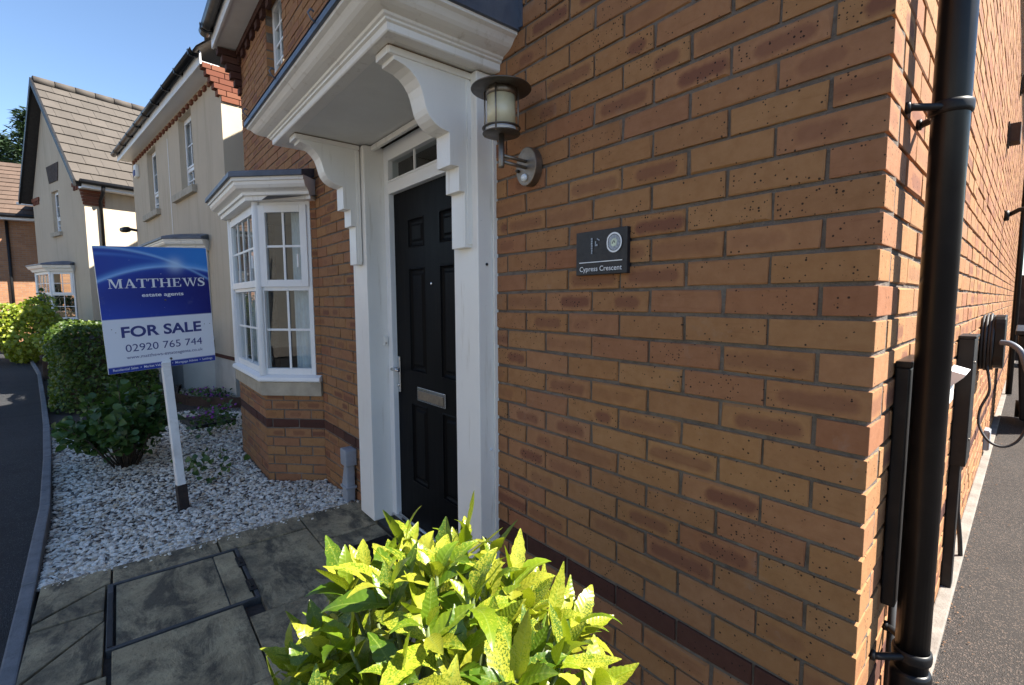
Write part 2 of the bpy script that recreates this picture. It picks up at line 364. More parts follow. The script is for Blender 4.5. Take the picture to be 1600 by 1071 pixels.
M['stem'] = mat_basic('green_stem', (0.10, 0.13, 0.04), 0.6, 0.2, 20)


def mk_tile(name, a, b):
    t = NT(name); v = t.obj(); r = t.rnd()
    c = t.mix(r, a, b)
    c = t.mix(t.maprange(t.noise(t.n('ShaderNodeNewGeometry').outputs['Position'], 2.0, 6, 0.7), 0.4, 0.75, 0, 0.45), c, tuple(x * 0.6 for x in a))
    c = t.mix(t.maprange(t.noise(t.n('ShaderNodeNewGeometry').outputs['Position'], 14.0, 5, 0.7), 0.6, 0.75, 0, 0.4), c, (0.17, 0.155, 0.12))
    return t.done(t.principled(c, 0.85, 0, t.bump(t.noise(v, 60, 4), 0.4, 0.01), 0.2))
M['tile'] = mk_tile('brown_grey_roof_tile', (0.080, 0.070, 0.061), (0.096, 0.083, 0.072))
M['tile_red'] = mk_tile('brown_red_roof_tile', (0.098, 0.068, 0.052), (0.120, 0.082, 0.062))
M['roof_under'] = mat_basic('roof_underlay', (0.03, 0.026, 0.024), 0.9)


def mk_farbrick():
    t = NT('far_orange_brick'); v = t.uv()
    bt = t.n('ShaderNodeTexBrick', {'Vector': v, 'Color1': (0.42, 0.21, 0.105, 1), 'Color2': (0.33, 0.16, 0.085, 1), 'Mortar': (0.30, 0.24, 0.19, 1),
                                    'Scale': 1.0, 'Mortar Size': 0.006, 'Brick Width': 0.225, 'Row Height': 0.075, 'Bias': 0.0})
    c = t.mix(t.maprange(t.noise(v, 3, 4), 0.4, 0.7, 0, 0.35), bt.outputs[0], (0.25, 0.13, 0.075))
    return t.done(t.principled(c, 0.9, 0, t.bump(t.math('SUBTRACT', 1.0, bt.outputs[1]), 0.5, 0.006), 0.2))
M['farbrick'] = mk_farbrick()

# ------------------------------------------------------------------ mesh helpers
WM = {}


def put(name, me, parent=None, basis=None, mats=None, kind=None, label=None, cat=None, group=None):
    o = bpy.data.objects.new(name, me); COL.objects.link(o)
    b = basis or Matrix.Identity(4)
    o.matrix_basis = b
    if parent is not None:
        o.parent = parent; o.matrix_parent_inverse = WM[parent.name].inverted()
    WM[o.name] = b
    for k, v_ in (('kind', kind), ('label', label), ('category', cat), ('group', group)):
        if v_: o[k] = v_
    return o


def empty(name, loc, label, cat, group=None, kind=None):
    return put(name, None, None, Matrix.Translation(loc), None, kind, label, cat, group)


class Fr:   # a wall frame: s along u, d outward along n, z up
    def __init__(f, O, u, n): f.O = Vector(O); f.u = Vector(u).normalized(); f.n = Vector(n).normalized()
    def p(f, s, d, z): return f.O + f.u * s + f.n * d + Vector((0, 0, z))


class MB:
    def __init__(s): s.v = []; s.f = []; s.m = []; s.sm = []

    def add(s, vs, fs, mi=0, smooth=False):
        b = len(s.v); s.v += [Vector(p) for p in vs]
        for f in fs: s.f.append([b + i for i in f]); s.m.append(mi); s.sm.append(smooth)
        return s

    def box(s, c, size, mi=0, Rm=None):
        hx, hy, hz = (a / 2 for a in size)
        vs = [Vector((x, y, z)) for x in (-hx, hx) for y in (-hy, hy) for z in (-hz, hz)]
        if Rm is not None: vs = [Rm @ q for q in vs]
        vs = [q + Vector(c) for q in vs]
        return s.add(vs, [(0, 1, 3, 2), (4, 6, 7, 5), (0, 4, 5, 1), (2, 3, 7, 6), (0, 2, 6, 4), (1, 5, 7, 3)], mi)

    def fbox(s, fr, s0, s1, d0, d1, z0, z1, mi=0):
        vs = [fr.p(a, b, c) for a in (s0, s1) for b in (d0, d1) for c in (z0, z1)]
        return s.add(vs, [(0, 1, 3, 2), (4, 6, 7, 5), (0, 4, 5, 1), (2, 3, 7, 6), (0, 2, 6, 4), (1, 5, 7, 3)], mi)

    def prism(s, poly, vec, mi=0):   # poly: list of 3D points, extruded by vec
        n = len(poly); vec = Vector(vec); a = [Vector(p) for p in poly]; b = [p + vec for p in a]
        fs = [tuple(range(n))[::-1], tuple(range(n, 2 * n))] + [(i, (i + 1) % n, n + (i + 1) % n, n + i) for i in range(n)]
        return s.add(a + b, fs, mi)

    def tube(s, pts, r, n=10, mi=0, caps=True, closed=False):
        pts = [Vector(p) for p in pts]; rings = []; N = len(pts)
        up = None
        for i, p in enumerate(pts):
            if closed: t = pts[(i + 1) % N] - pts[i - 1]
            else: t = pts[min(i + 1, N - 1)] - pts[max(i - 1, 0)]
            t.normalize()
            if up is None: up = t.orthogonal()
            up = (up - t * up.dot(t)).normalized(); bi = t.cross(up)
            rr = r[i] if isinstance(r, (list, tuple)) else r
            rings.append([p + up * rr * math.cos(2 * math.pi * k / n) + bi * rr * math.sin(2 * math.pi * k / n) for k in range(n)])
        vs = [q for ring in rings for q in ring]; fs = []
        for i in range(N if closed else N - 1):
            j = (i + 1) % N
            for k in range(n): fs.append((i * n + k, i * n + (k + 1) % n, j * n + (k + 1) % n, j * n + k))
        s.add(vs, fs, mi, True)
        if caps and not closed:
            b = len(s.v) - len(vs)
            s.f.append([b + k for k in range(n)][::-1]); s.m.append(mi); s.sm.append(False)
            s.f.append([b + (N - 1) * n + k for k in range(n)]); s.m.append(mi); s.sm.append(False)
        return s

    def lathe(s, prof, c, n=28, mi=0, axis=None, smooth=True):   # prof: (r, h) along axis
        ax = Vector(axis or (0, 0, 1)).normalized(); e1 = ax.orthogonal().normalized(); e2 = ax.cross(e1); c = Vector(c)
        vs = []
        for r, h in prof:
            for k in range(n):
                a = 2 * math.pi * k / n; vs.append(c + ax * h + (e1 * math.cos(a) + e2 * math.sin(a)) * r)
        fs = []
        for i in range(len(prof) - 1):
            for k in range(n): fs.append((i * n + k, i * n + (k + 1) % n, (i + 1) * n + (k + 1) % n, (i + 1) * n + k))
        return s.add(vs, fs, mi, smooth)

    def sweep(s, prof, path, mi=0, smooth=False):   # prof (o,z), path plan points; outward = right-hand side
        P = [Vector((p[0], p[1], 0)) for p in path]; nrm = []
        for i in range(len(P) - 1):
            d = (P[i + 1] - P[i]).normalized(); nrm.append(Vector((d.y, -d.x, 0)))
        offs = []
        for i in range(len(P)):
            if i == 0: offs.append(nrm[0])
            elif i == len(P) - 1: offs.append(nrm[-1])
            else:
                a = nrm[i - 1] + nrm[i]; a.normalize(); offs.append(a / max(0.2, a.dot(nrm[i])))
        vs = []
        for i, p in enumerate(P):
            for o, z in prof: q = p + offs[i] * o; vs.append(Vector((q.x, q.y, z)))
        m = len(prof); fs = []
        for i in range(len(P) - 1):
            for k in range(m - 1): fs.append((i * m + k, (i + 1) * m + k, (i + 1) * m + k + 1, i * m + k + 1))
        fs.append(tuple(range(m))); fs.append(tuple(range((len(P) - 1) * m, len(P) * m))[::-1])
        return s.add(vs, fs, mi, smooth)

    def mesh(s, name, mats, bevel=0.0):
        me = bpy.data.meshes.new(name)
        me.from_pydata([tuple(p) for p in s.v], [], s.f)
        for m in (mats if isinstance(mats, (list, tuple)) else [mats]): me.materials.append(M[m] if isinstance(m, str) else m)
        me.polygons.foreach_set('material_index', s.m); me.polygons.foreach_set('use_smooth', s.sm)
        bm = bmesh.new(); bm.from_mesh(me); bmesh.ops.recalc_face_normals(bm, faces=bm.faces)
        if bevel:
            ed = [e for e in bm.edges if len(e.link_faces) == 2 and e.calc_face_angle(0) > 0.5]
            bmesh.ops.bevel(bm, geom=ed, offset=bevel, segments=2, profile=0.6, affect='EDGES', clamp_overlap=True)
        bm.to_mesh(me); bm.free(); me.update()
        return me

    def build(s, name, mats, parent=None, bevel=0.0, **kw):
        return put(name, s.mesh(name, mats, bevel), parent, **kw)


def wallmesh(mb, fr, s0, s1, z0, z1, d_out, d_in, openings=(), mi=0):
    """solid wall with rectangular openings (s0,s1,z0,z1), made as one clean skin"""
    ss = sorted({s0, s1, *[o[0] for o in openings], *[o[1] for o in openings]}); ss = [a for a in ss if s0 <= a <= s1]
    zs = sorted({z0, z1, *[o[2] for o in openings], *[o[3] for o in openings]}); zs = [a for a in zs if z0 <= a <= z1]
    def solid(i, j):
        if i < 0 or j < 0 or i >= len(ss) - 1 or j >= len(zs) - 1: return False
        cs, cz = (ss[i] + ss[i + 1]) / 2, (zs[j] + zs[j + 1]) / 2
        return not any(o[0] < cs < o[1] and o[2] < cz < o[3] for o in openings)
    for i in range(len(ss) - 1):
        for j in range(len(zs) - 1):
            if not solid(i, j): continue
            a, b, c, d = ss[i], ss[i + 1], zs[j], zs[j + 1]
            for dd in (d_out, d_in): mb.add([fr.p(a, dd, c), fr.p(b, dd, c), fr.p(b, dd, d), fr.p(a, dd, d)], [(0, 1, 2, 3)], mi)
            for (ni, nj, q) in ((i - 1, j, ((a, c), (a, d))), (i + 1, j, ((b, c), (b, d))), (i, j - 1, ((a, c), (b, c))), (i, j + 1, ((a, d), (b, d)))):
                if not solid(ni, nj):
                    (x1, y1), (x2, y2) = q
                    mb.add([fr.p(x1, d_out, y1), fr.p(x2, d_out, y2), fr.p(x2, d_in, y2), fr.p(x1, d_in, y1)], [(0, 1, 2, 3)], mi)


# instance merging (for 'stuff' made of many alike pieces)
def arrays(me):
    V = np.empty(len(me.vertices) * 3); me.vertices.foreach_get('co', V)
    T = [list(p.vertices) for p in me.polygons]
    uv = None
    if me.uv_layers:
        u = np.empty(len(me.loops) * 2); me.uv_layers[0].data.foreach_get('uv', u); uv = u.reshape(-1, 2)
    return V.reshape(-1, 3), T, uv, [p.use_smooth for p in me.polygons]


def join(name, items, mats, parent=None, **kw):
    """items: (mesh, matrix, rnd[, material index]) -> one object"""
    cache = {}; Vs = []; loops = []; starts = []; totals = []; uvs = []; rn = []; sm = []; mi = []; vb = 0; lb = 0
    for it in items:
        me, mat, r = it[:3]
        if me.name not in cache:
            V, T, uv, s_ = arrays(me)
            li = np.array([i for f in T for i in f]); tot = np.array([len(f) for f in T])
            cache[me.name] = (V, li, tot, np.concatenate([[0], np.cumsum(tot)[:-1]]), uv, np.array(s_))
        V, li, tot, st, uv, s_ = cache[me.name]
        A = np.array(mat)
        Vs.append(V @ A[:3, :3].T + A[:3, 3]); loops.append(li + vb); totals.append(tot); starts.append(st + lb)
        uvs.append(uv if uv is not None else np.zeros((len(li), 2))); rn.append(np.full(len(tot), r)); sm.append(s_)
        mi.append(np.full(len(tot), it[3] if len(it) > 3 else 0)); vb += len(V); lb += len(li)
    if not Vs: return None
    me = bpy.data.meshes.new(name)
    V = np.concatenate(Vs); L = np.concatenate(loops); S = np.concatenate(starts); Tt = np.concatenate(totals)
    me.vertices.add(len(V)); me.vertices.foreach_set('co', V.ravel().astype(np.float32))
    me.loops.add(len(L)); me.loops.foreach_set('vertex_index', L.astype(np.int32))
    me.polygons.add(len(S)); me.polygons.foreach_set('loop_start', S.astype(np.int32)); me.polygons.foreach_set('loop_total', Tt.astype(np.int32))
    for m in mats: me.materials.append(M[m] if isinstance(m, str) else m)
    me.polygons.foreach_set('use_smooth', np.concatenate(sm)); me.polygons.foreach_set('material_index', np.concatenate(mi).astype(np.int32))
    me.update(calc_edges=True)
    u = me.uv_layers.new(name='UVMap'); u.data.foreach_set('uv', np.concatenate(uvs).ravel().astype(np.float32))
    a = me.attributes.new('rnd', 'FLOAT', 'FACE'); a.data.foreach_set('value', np.concatenate(rn).astype(np.float32))
    return put(name, me, parent, **kw)


def grid_sheet(name, outline, mat, z=0.0, zf=None, kind='structure', sub=0, **kw):
    me = bpy.data.meshes.new(name); bm = bmesh.new()
    vs = [bm.verts.new((x, y, z)) for x, y in outline]; bm.faces.new(vs)
    bmesh.ops.triangulate(bm, faces=bm.faces)
    for _ in range(sub): bmesh.ops.subdivide_edges(bm, edges=bm.edges, cuts=1, use_grid_fill=True)
    if zf:
        for v_ in bm.verts: v_.co.z = zf(v_.co.x, v_.co.y)
    bmesh.ops.recalc_face_normals(bm, faces=bm.faces)
    for f in bm.faces:
        if f.normal.z < 0: f.normal_flip()
    bm.to_mesh(me); bm.free(); me.materials.append(M[mat])
    return put(name, me, None, kind=kind, **kw)


# ------------------------------------------------------------------ ground
KERB = [(6.0, -1.40), (0.6, -1.53), (-2.10, -1.588), (-2.94, -1.613), (-4.17, -1.658), (-5.58, -1.76), (-7.2, -1.90), (-9.0, -2.075), (-12.8, -2.46), (-16.3, -2.93), (-20.5, -3.72), (-27, -5.3), (-40, -9.2)]


def kerb_y(x):
    for (x0, y0), (x1, y1) in zip(KERB, KERB[1:]):
        if x1 <= x <= x0: return y0 + (y1 - y0) * (x - x0) / (x1 - x0)
    return KERB[0][1] if x > KERB[0][0] else KERB[-1][1]


def gz(x, y):
    a = min(1.0, max(0.0, (-2.88 - x) / 0.9))
    return -0.022 - 0.062 * a

grid_sheet('ground', [(-400, -400), (400, -400), (400, 400), (-400, 400)], 'soil', -0.30)
grid_sheet('road', [(x, y - 0.055) for x, y in KERB] + [(-44, -20), (-18, -12.5), (-6, -9.2), (6, -8.6)], 'road', -0.048)
G = [(-2.885, 0.15)] + [(-2.885, kerb_y(-2.885))] + [(x, y) for x, y in KERB if -7.6 < x < -2.9] + [(-7.6, kerb_y(-7.6)), (-7.6, 0.6), (-6.0, 0.6)]
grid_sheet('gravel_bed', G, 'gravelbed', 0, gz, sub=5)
grid_sheet('garden_soil', [(-7.55, kerb_y(-7.55))] + [(x, y) for x, y in KERB if -22 < x < -7.6] + [(-22, -3.95), (-22, 3), (-7.1, 3)], 'soil', -0.075)
grid_sheet('planting_bed', [(-1.28, -1.56), (0.05, -1.53), (0.05, 0.02), (-1.28, 0.02)], 'soil', -0.03)
A36 = R_(3.6)
SW = Fr((0, 0, 0), (-math.sin(A36), math.cos(A36), 0), (math.cos(A36), math.sin(A36), 0))     # the side wall
p0, p1 = SW.p(-0.05, 0.02, 0), SW.p(16, 0.02, 0)
grid_sheet('driveway', [(0.06, -1.52), (6, -1.38), (7, 18), (p1.x, p1.y), (p0.x, p0.y)], 'drive', -0.012)

kerb = empty('kerb', (-3, -1.6, 0), 'grey concrete kerb edging along the road', 'kerb', kind='structure')
kw_ = 0.055
acc = []
for (x0, y0), (x1, y1) in zip(KERB[1:-1], KERB[2:]):
    L = math.hypot(x1 - x0, y1 - y0); n = max(1, round(L / 0.9))
    for i in range(n):
        a, b = i / n, (i + 1) / n; e = 0.003 / L
        q0 = Vector((x0 + (x1 - x0) * (a + e), y0 + (y1 - y0) * (a + e), 0)); q1 = Vector((x0 + (x1 - x0) * (b - e), y0 + (y1 - y0) * (b - e), 0))
        nn = Vector((0, -1, 0)); zt = 0.004 + random.uniform(-0.004, 0.004)
        m = MB().prism([q0 + Vector((0, 0.0, -0.16)), q1 + Vector((0, 0, -0.16)), q1 + Vector((0, -kw_, -0.16)), q0 + Vector((0, -kw_, -0.16))], (0, 0, 0.16 + zt))
        m.build('kerb_stone', 'kerb', kerb, bevel=0.008)

# ---- path of riven slabs, joints recessed
path = MB().box((-2.085, -0.765, -0.075), (1.60, 1.63, 0.09)).build('path', 'soil', kind='structure')
def slab(poly, z=0.0):
    dz = random.uniform(-0.003, 0.003)
    c = Vector((sum(p[0] for p in poly) / len(poly), sum(p[1] for p in poly) / len(poly), 0))
    pp = []
    for x, y in poly:
        d = Vector((x, y, 0)) - c; d *= 1 - 0.0045 / max(0.05, d.length)
        pp.append(Vector((c.x + d.x + random.uniform(-.0015, .0015), c.y + d.y + random.uniform(-.0015, .0015), -0.05)))
    MB().prism(pp, (0, 0, 0.05 + z + dz)).build('paving_slab', 'slab', path, bevel=0.004)
def rect(x0, x1, y0, y1): return [(x0, y0), (x1, y0), (x1, y1), (x0, y1)]
for (x0, x1) in ((-2.88, -2.455), (-2.455, -1.86), (-1.86, -1.28)): slab(rect(x0, x1, -0.41, 0.02 if x0 < -2.6 else -0.055))
for (x0, x1) in ((-2.88, -2.68), (-2.68, -1.975), (-1.975, -1.28)): slab(rect(x0, x1, -0.785 if x0 > -2.7 and x0 < -2 else -0.86, -0.41))
for (x0, x1) in ((-2.88, -2.68), (-2.095, -1.55), (-1.55, -1.28)): slab(rect(x0, x1, -1.325, -0.86))
ky = kerb_y(-2.4) + 0.004
for poly in ([(-2.88, -1.325), (-2.88, ky), (-2.52, ky), (-2.70, -1.345), (-2.70, -1.325)], [(-2.69, -1.345), (-2.50, ky), (-2.455, ky), (-2.455, -1.345)],
             [(-2.445, -1.345), (-2.445, ky), (-2.08, ky), (-2.36, -1.345)], [(-2.35, -1.345), (-2.06, ky), (-1.955, ky), (-1.955, -1.345)], rect(-1.945, -1.28, ky, -1.335)): slab(poly)
cover = empty('manhole_cover', (-2.39, -1.06, 0), 'square recessed manhole cover filled with paving, set in the path', 'manhole cover')
fm = MB()
for (a, b, c, d) in ((-2.68, -2.10, -1.34, -1.318), (-2.68, -2.10, -0.802, -0.785), (-2.68, -2.662, -1.318, -0.802), (-2.118, -2.10, -1.318, -0.802)):
    fm.box(((a + b) / 2, (c + d) / 2, -0.022), (b - a, d - c, 0.05))
fm.build('frame', 'metal_cover', cover, bevel=0.002)
MB().box((-2.39, -1.06, -0.03), (0.52, 0.49, 0.04)).build('recess_tray', 'metal_cover', cover)
for (x0, x1) in ((-2.657, -2.12),):
    MB().box(((x0 + x1) / 2, -1.108, -0.018), (x1 - x0 - 0.004, 0.400, 0.036)).build('inset_slab', 'slab', cover, bevel=0.004)
    MB().box(((x0 + x1) / 2, -0.856, -0.018), (x1 - x0 - 0.004, 0.094, 0.036)).build('inset_slab', 'slab', cover, bevel=0.004)
MB().box((-2.35, -1.329, 0.004), (0.46, 0.016, 0.004)).build('edge_plate', 'black', cover)
for x in (-2.50, -2.23): MB().box((x, -0.800, 0.0035), (0.11, 0.034, 0.007)).box((x, -0.800, 0.009), (0.05, 0.012, 0.006)).build('lifting_key_plate', 'black', cover)

# ---- gravel pebbles
bmi = bmesh.new(); bmesh.ops.create_icosphere(bmi, subdivisions=1, radius=1.0)
peb = []
for k in range(6):
    me = bpy.data.meshes.new(f'pebble_{k}'); b2 = bmi.copy()
    for v_ in b2.verts: v_.co *= random.uniform(0.72, 1.15)
    b2.to_mesh(me); b2.free(); peb.append(me)
bmi.free()


def in_bed(x, y):
    if x > -2.895 or x < -7.4 or y < kerb_y(x) + 0.012: return False
    if y > -0.005 and x > -3.6: return False
    if -5.36 < x < -3.55:
        lim = -0.36 if -5.0 < x < -3.92 else (-0.36 + (x + 3.92) if x >= -3.92 else -0.36 - (x + 5.0))
        if y > lim: return False
    if y > 0.25 or x < -6.9 and y > -0.5: return False
    return True
items = []
N = 0
while N < 19000:
    x = -2.89 - 4.4 * rng.random() ** 1.55; y = -1.85 + 2.1 * rng.random()
    if not in_bed(x, y): continue
    N += 1
    s = (0.0072 + 0.0098 * rng.random() ** 2.0) * (1 + 0.05 * max(0, -x - 4))
    Rm = Matrix.Rotation(rng.random() * 6.28, 4, 'Z') @ Matrix.Rotation(rng.normal() * 0.3, 4, 'X')
    items.append((peb[N % 6], Matrix.Translation((x, y, gz(x, y) + s * rng.uniform(-.1, .75))) @ Rm @ Matrix.Diagonal((s * 1.3, s, s * 0.62, 1)), rng.random()))
join('gravel', items, ['pebble'], kind='stuff', label='white and grey decorative gravel covering the front garden', cat='gravel')
items = []
for _ in range(170):      # dead leaves and scraps lying on the gravel
    x = -2.95 - 1.6 * rng.random(); y = -1.5 + 1.4 * rng.random()
    if in_bed(x, y): items.append((peb[0], Matrix.Translation((x, y, gz(x, y) + 0.018)) @ Matrix.Rotation(rng.random() * 6, 4, 'Z') @ Matrix.Diagonal((0.010 + 0.018 * rng.random(), 0.005 + .006 * rng.random(), 0.004, 1)), rng.random()))
join('leaf_litter', items, ['timber'], kind='stuff', label='dark scraps of dead leaf on the gravel', cat='leaf litter')

# ------------------------------------------------------------------ bricks
def brick_mesh(L, H=0.065, dep=0.06, ch=0.0022, jit=0.0017, name='brick'):
    hx, hz = L / 2, H / 2
    def j(): return random.uniform(-jit, jit)
    fr = [(-hx + ch + j(), 0, -hz + ch + j()), (hx - ch + j(), 0, -hz + ch + j()), (hx - ch + j(), 0, hz - ch + j()), (-hx + ch + j(), 0, hz - ch + j())]
    ri = [(-hx + j(), ch, -hz + j()), (hx + j(), ch, -hz + j()), (hx + j(), ch, hz + j()), (-hx + j(), ch, hz + j())]
    if random.random() < .4:      # a knocked corner
        k = random.randrange(4); c = random.uniform(.003, .008); sx_, sz_ = (1 if k in (0, 3) else -1), (1 if k < 2 else -1)
        fr[k] = (fr[k][0] + sx_ * c, fr[k][1], fr[k][2] + sz_ * c * .7); ri[k] = (ri[k][0], ri[k][1] + c * .9, ri[k][2])
    bk = [(x, dep, z) for x, _, z in ri]
    vs = fr + ri + bk
    fs = [(0, 1, 2, 3)] + [(4 + i, 4 + (i + 1) % 4, (i + 1) % 4, i) for i in range(4)] + [(8 + i, 8 + (i + 1) % 4, 4 + (i + 1) % 4, 4 + i) for i in range(4)]
    me = bpy.data.meshes.new(name); me.from_pydata(vs, [], fs); me.update()
    ul = me.uv_layers.new(name='UVMap')
    for lp in me.loops:
        c = me.vertices[lp.vertex_index].co; ul.data[lp.index].uv = (c.x, c.z)
    return me
BM = {}
def brick_of(L, mat):
    key = (round(L, 3), mat); key2 = key + (random.randrange(12),)
    if key2 not in BM:
        BM[key2] = brick_mesh(L); BM[key2].materials.append(M[mat])
    return BM[key2]


def bond(fr, s0, s1, z_of_row, rows, first, skips=(), dark=(), out=None, proud=0.0):
    """stretcher bond; s grows away from the corner; first(r) -> list of starting lengths"""
    for r in rows:
        z = z_of_row(r); s = s0; k = 0; st = first(r)
        while s < s1 - 0.02:
            L = st[k] if k < len(st) else 0.215
            k += 1
            e = min(s + L, s1)
            segs = [(s, e)]
            for (a, b, c, d) in skips:
                if c < z < d:
                    ns = []
                    for x, y in segs:
                        if b <= x or a >= y: ns.append((x, y)); continue
                        if a - x > 0.02: ns.append((x, a - 0.002))
                        if y - b > 0.02: ns.append((b + 0.002, y))
                    segs = ns
            for x, y in segs:
                c = fr.p((x + y) / 2, proud + random.uniform(-.0022, .0018), z + random.uniform(-.0012, .0012))
                m3 = Matrix((tuple(fr.u), tuple(-fr.n), (0, 0, 1))).transposed()
                if m3.determinant() < 0: m3 = Matrix((tuple(-fr.u), tuple(-fr.n), (0, 0, 1))).transposed()
                mt = Matrix.Translation(c) @ m3.to_4x4() @ Matrix.Rotation(random.uniform(-.006, .006), 4, 'Y')
                out.append((y - x, 'brick_dark' if r in dark else 'brick', mt, c, fr.n))
            s += L + 0.010


def place_bricks(lst, wall, limit):
    sc = []
    for i, (L, mt, mx, c, n) in enumerate(lst):
        q = proj(c); a = 0.0
        if q and -40 < q[0] < 1640 and -40 < q[1] < 1111:
            dd = (CAM - c); a = max(0.0, dd.normalized().dot(n)) * L / dd.length_squared
        sc.append((-a, i))
    sc.sort(); top = {i for _, i in sc[:limit]}
    rest = []
    for i, (L, mt, mx, c, n) in enumerate(lst):
        me = brick_of(L, mt)
        if i in top: put('brick', me, wall, mx)
        else: rest.append((me, mx, random.random(), 1 if mt == 'brick_dark' else 0))
    join('far_bricks', rest, ['brick', 'brick_dark'], wall, kind='stuff')


# ------------------------------------------------------------------ the brick house
FW = Fr((0, 0, 0), (-1, 0, 0), (0, -1, 0))
ZR = lambda r: 1.93 - 0.075 * (r + 0.5)
house = empty('brick_house', (-3, 3, 0), 'buff brick house with white porch, black front door and bay window', 'house')
XL = 6.05
core = MB()
wallmesh(core, FW, 0.0075, XL, -0.15, 4.30, -0.0065, -0.11, [(1.33, 2.645, -0.06, 2.31), (3.62, 5.30, -0.2, 2.36), (4.27, 4.83, 3.38, 4.12)])
front = core.build('front_wall', 'mortar', house)
LST = []
rows = range(-31, 27)
fc = lambda r: [0.215] if r % 2 == 0 else [0.1025]
def fcut(r): return [0.215] if r % 2 == 0 else [0.1025]
BAYR = 3.58
bond(FW, 0.2225, XL, ZR, [r for r in rows if r % 2 == 0], lambda r: [], [(1.312, 2.655, -1, 2.31), (BAYR, 5.33, -1, 2.33), (4.27, 4.83, 3.40, 4.11)], (20,), LST)
bond(FW, 0.1125, XL, ZR, [r for r in rows if r % 2], lambda r: [], [(1.312, 2.655, -1, 2.31), (BAYR, 5.33, -1, 2.33), (4.27, 4.83, 3.40, 4.11)], (20,), LST)
# canted bay brickwork
C1 = Vector((-BAYR, 0, 0)); C2 = Vector((-3.926, -0.346, 0)); C3 = Vector((-4.98, -0.346, 0)); C4 = Vector((-5.326, 0, 0))
FC = Fr(C1, C2 - C1, (0.7071, -0.7071, 0)); FF = Fr(C2, (-1, 0, 0), (0, -1, 0)); FL = Fr(C3, C4 - C3, (-0.7071, -0.7071, 0))
LC = (C2 - C1).length
brows = [r for r in rows if r >= 17]
bond(FC, 0.0, LC, ZR, brows, lambda r: [0.1025] if r % 2 else [0.205], [], (20,), LST)
bond(FF, 0.005, 1.05, ZR, brows, lambda r: [0.215] if r % 2 else [0.1025], [], (20,), LST)
bond(FL, 0.005, LC, ZR, brows, lambda r: [0.1025] if r % 2 else [0.205], [], (20,), LST)
bond(FC, 0.0, 0.047, ZR, [r for r in rows if -3 <= r < 16], lambda r: [0.215], [], (), LST)
bc = MB()
wallmesh(bc, FC, 0.0, LC, -0.15, 0.625, -0.0065, -0.08); wallmesh(bc, FF, 0.0, 1.054, -0.15, 0.625, -0.0065, -0.08); wallmesh(bc, FL, 0.0, LC, -0.15, 0.625, -0.0065, -0.08)
wallmesh(bc, FC, 0.0, 0.046, 0.735, 2.14, -0.0065, -0.05)
bc.build('bay_base_wall', 'mortar', house)
# reveals of the upper window in brick
RV = Fr((-4.83, 0, 0), (0, 1, 0), (1, 0, 0))
bond(RV, 0.0, 0.1, ZR, [r for r in rows if 3.40 < ZR(r) < 4.11], lambda r: [0.1], [], (), LST, proud=0.001)
# side wall
score = MB()
wallmesh(score, SW, 0.0170, 14.0, -0.15, 4.30, -0.0065, -0.11, [])
side = score.build('side_wall', 'mortar', house)
bond(SW, 0.1125, 14.0, ZR, [r for r in rows if r % 2 == 0], lambda r: [], [], (20,), LST)
bond(SW, 0.2250, 14.0, ZR, [r for r in rows if r % 2], lambda r: [], [], (20,), LST)
# corner bricks: one solid brick shows its stretcher on one face and its header on the other
for r in rows:
    a, b = (0.215, 0.1025) if r % 2 == 0 else (0.1025, 0.215)
    key = ('corner', r % 2, random.randrange(3))
    if key not in BM:
        m = MB(); jt = lambda: random.uniform(-.001, .001)
        e = SW.p(b, 0, 0)
        m.prism([Vector((-a, jt(), -0.0325)), Vector((jt(), jt(), -0.0325)), Vector((e.x, e.y, -0.0325)), Vector((-a if b > .15 else -a, b if b < .15 else e.y, -0.0325))], (0, 0, 0.065))
        me = m.mesh('brick', 'brick', bevel=0.0022)
        ul = me.uv_layers.new(name='UVMap')
        for p in me.polygons:
            for li in p.loop_indices:
                c = me.vertices[me.loops[li].vertex_index].co
                ul.data[li].uv = (c.x + a / 2, c.z) if abs(p.normal.y) > abs(p.normal.x) else (c.y - b / 2, c.z)
        me.materials.append(M['brick_dark']); BM[key] = me
    me = BM[key]
    if r == 20:
        me = me.copy(); me.materials.clear(); me.materials.append(M['brick_dark'])
    if -26 < r < 26: put('brick', me, front, Matrix.Translation((0, random.uniform(-.001, .001), ZR(r))))
place_bricks(LST, front, 245)

# roof and eaves of the brick house
roof = MB()
zE = 4.26; pit = math.tan(R_(40))
roof.prism([Vector((0.12, -0.30, zE)), Vector((0.12, 4.5, zE + 4.8 * pit)), Vector((0.12, 9.3, zE)), Vector((0.12, 9.3, zE + 0.14)), Vector((0.12, 4.5, zE + 4.8 * pit + 0.22)), Vector((0.12, -0.30, zE + 0.14))], (-XL - 0.30, 0, 0))
roof.build('roof', 'roof_under', house)
gab = MB()
for x in (-0.012, -XL + 0.012): gab.prism([Vector((x, 0.02, 4.28)), Vector((x, 4.5, zE + 4.7 * pit)), Vector((x, 9, 4.28))], (-0.1 if x > -1 else 0.1, 0, 0))
gab.build('gable_wall', 'farbrick', house)
MB().fbox(FW, -0.05, XL + 0.0, 0.0, 0.235, 4.145, 4.162).build('soffit', 'soffit', house)
MB().fbox(FW, -0.08, XL + 0.02, 0.235, 0.258, 4.135, 4.30).build('fascia_board', 'upvc', house, bevel=0.003)
gut = MB()
prof = [(0.262 + 0.055 + 0.055 * math.cos(a), 4.295 - 0.062 * math.sin(a)) for a in np.linspace(math.pi, 0, 10)]
prof += [(0.262 + 0.055 + 0.050 * math.cos(a), 4.295 - 0.056 * math.sin(a)) for a in np.linspace(0, math.pi, 10)]
gut.sweep(prof, [(-XL - 0.02, 0), (0.10, 0)], 0, True)
gt = gut.build('gutter', 'black_gloss', house)
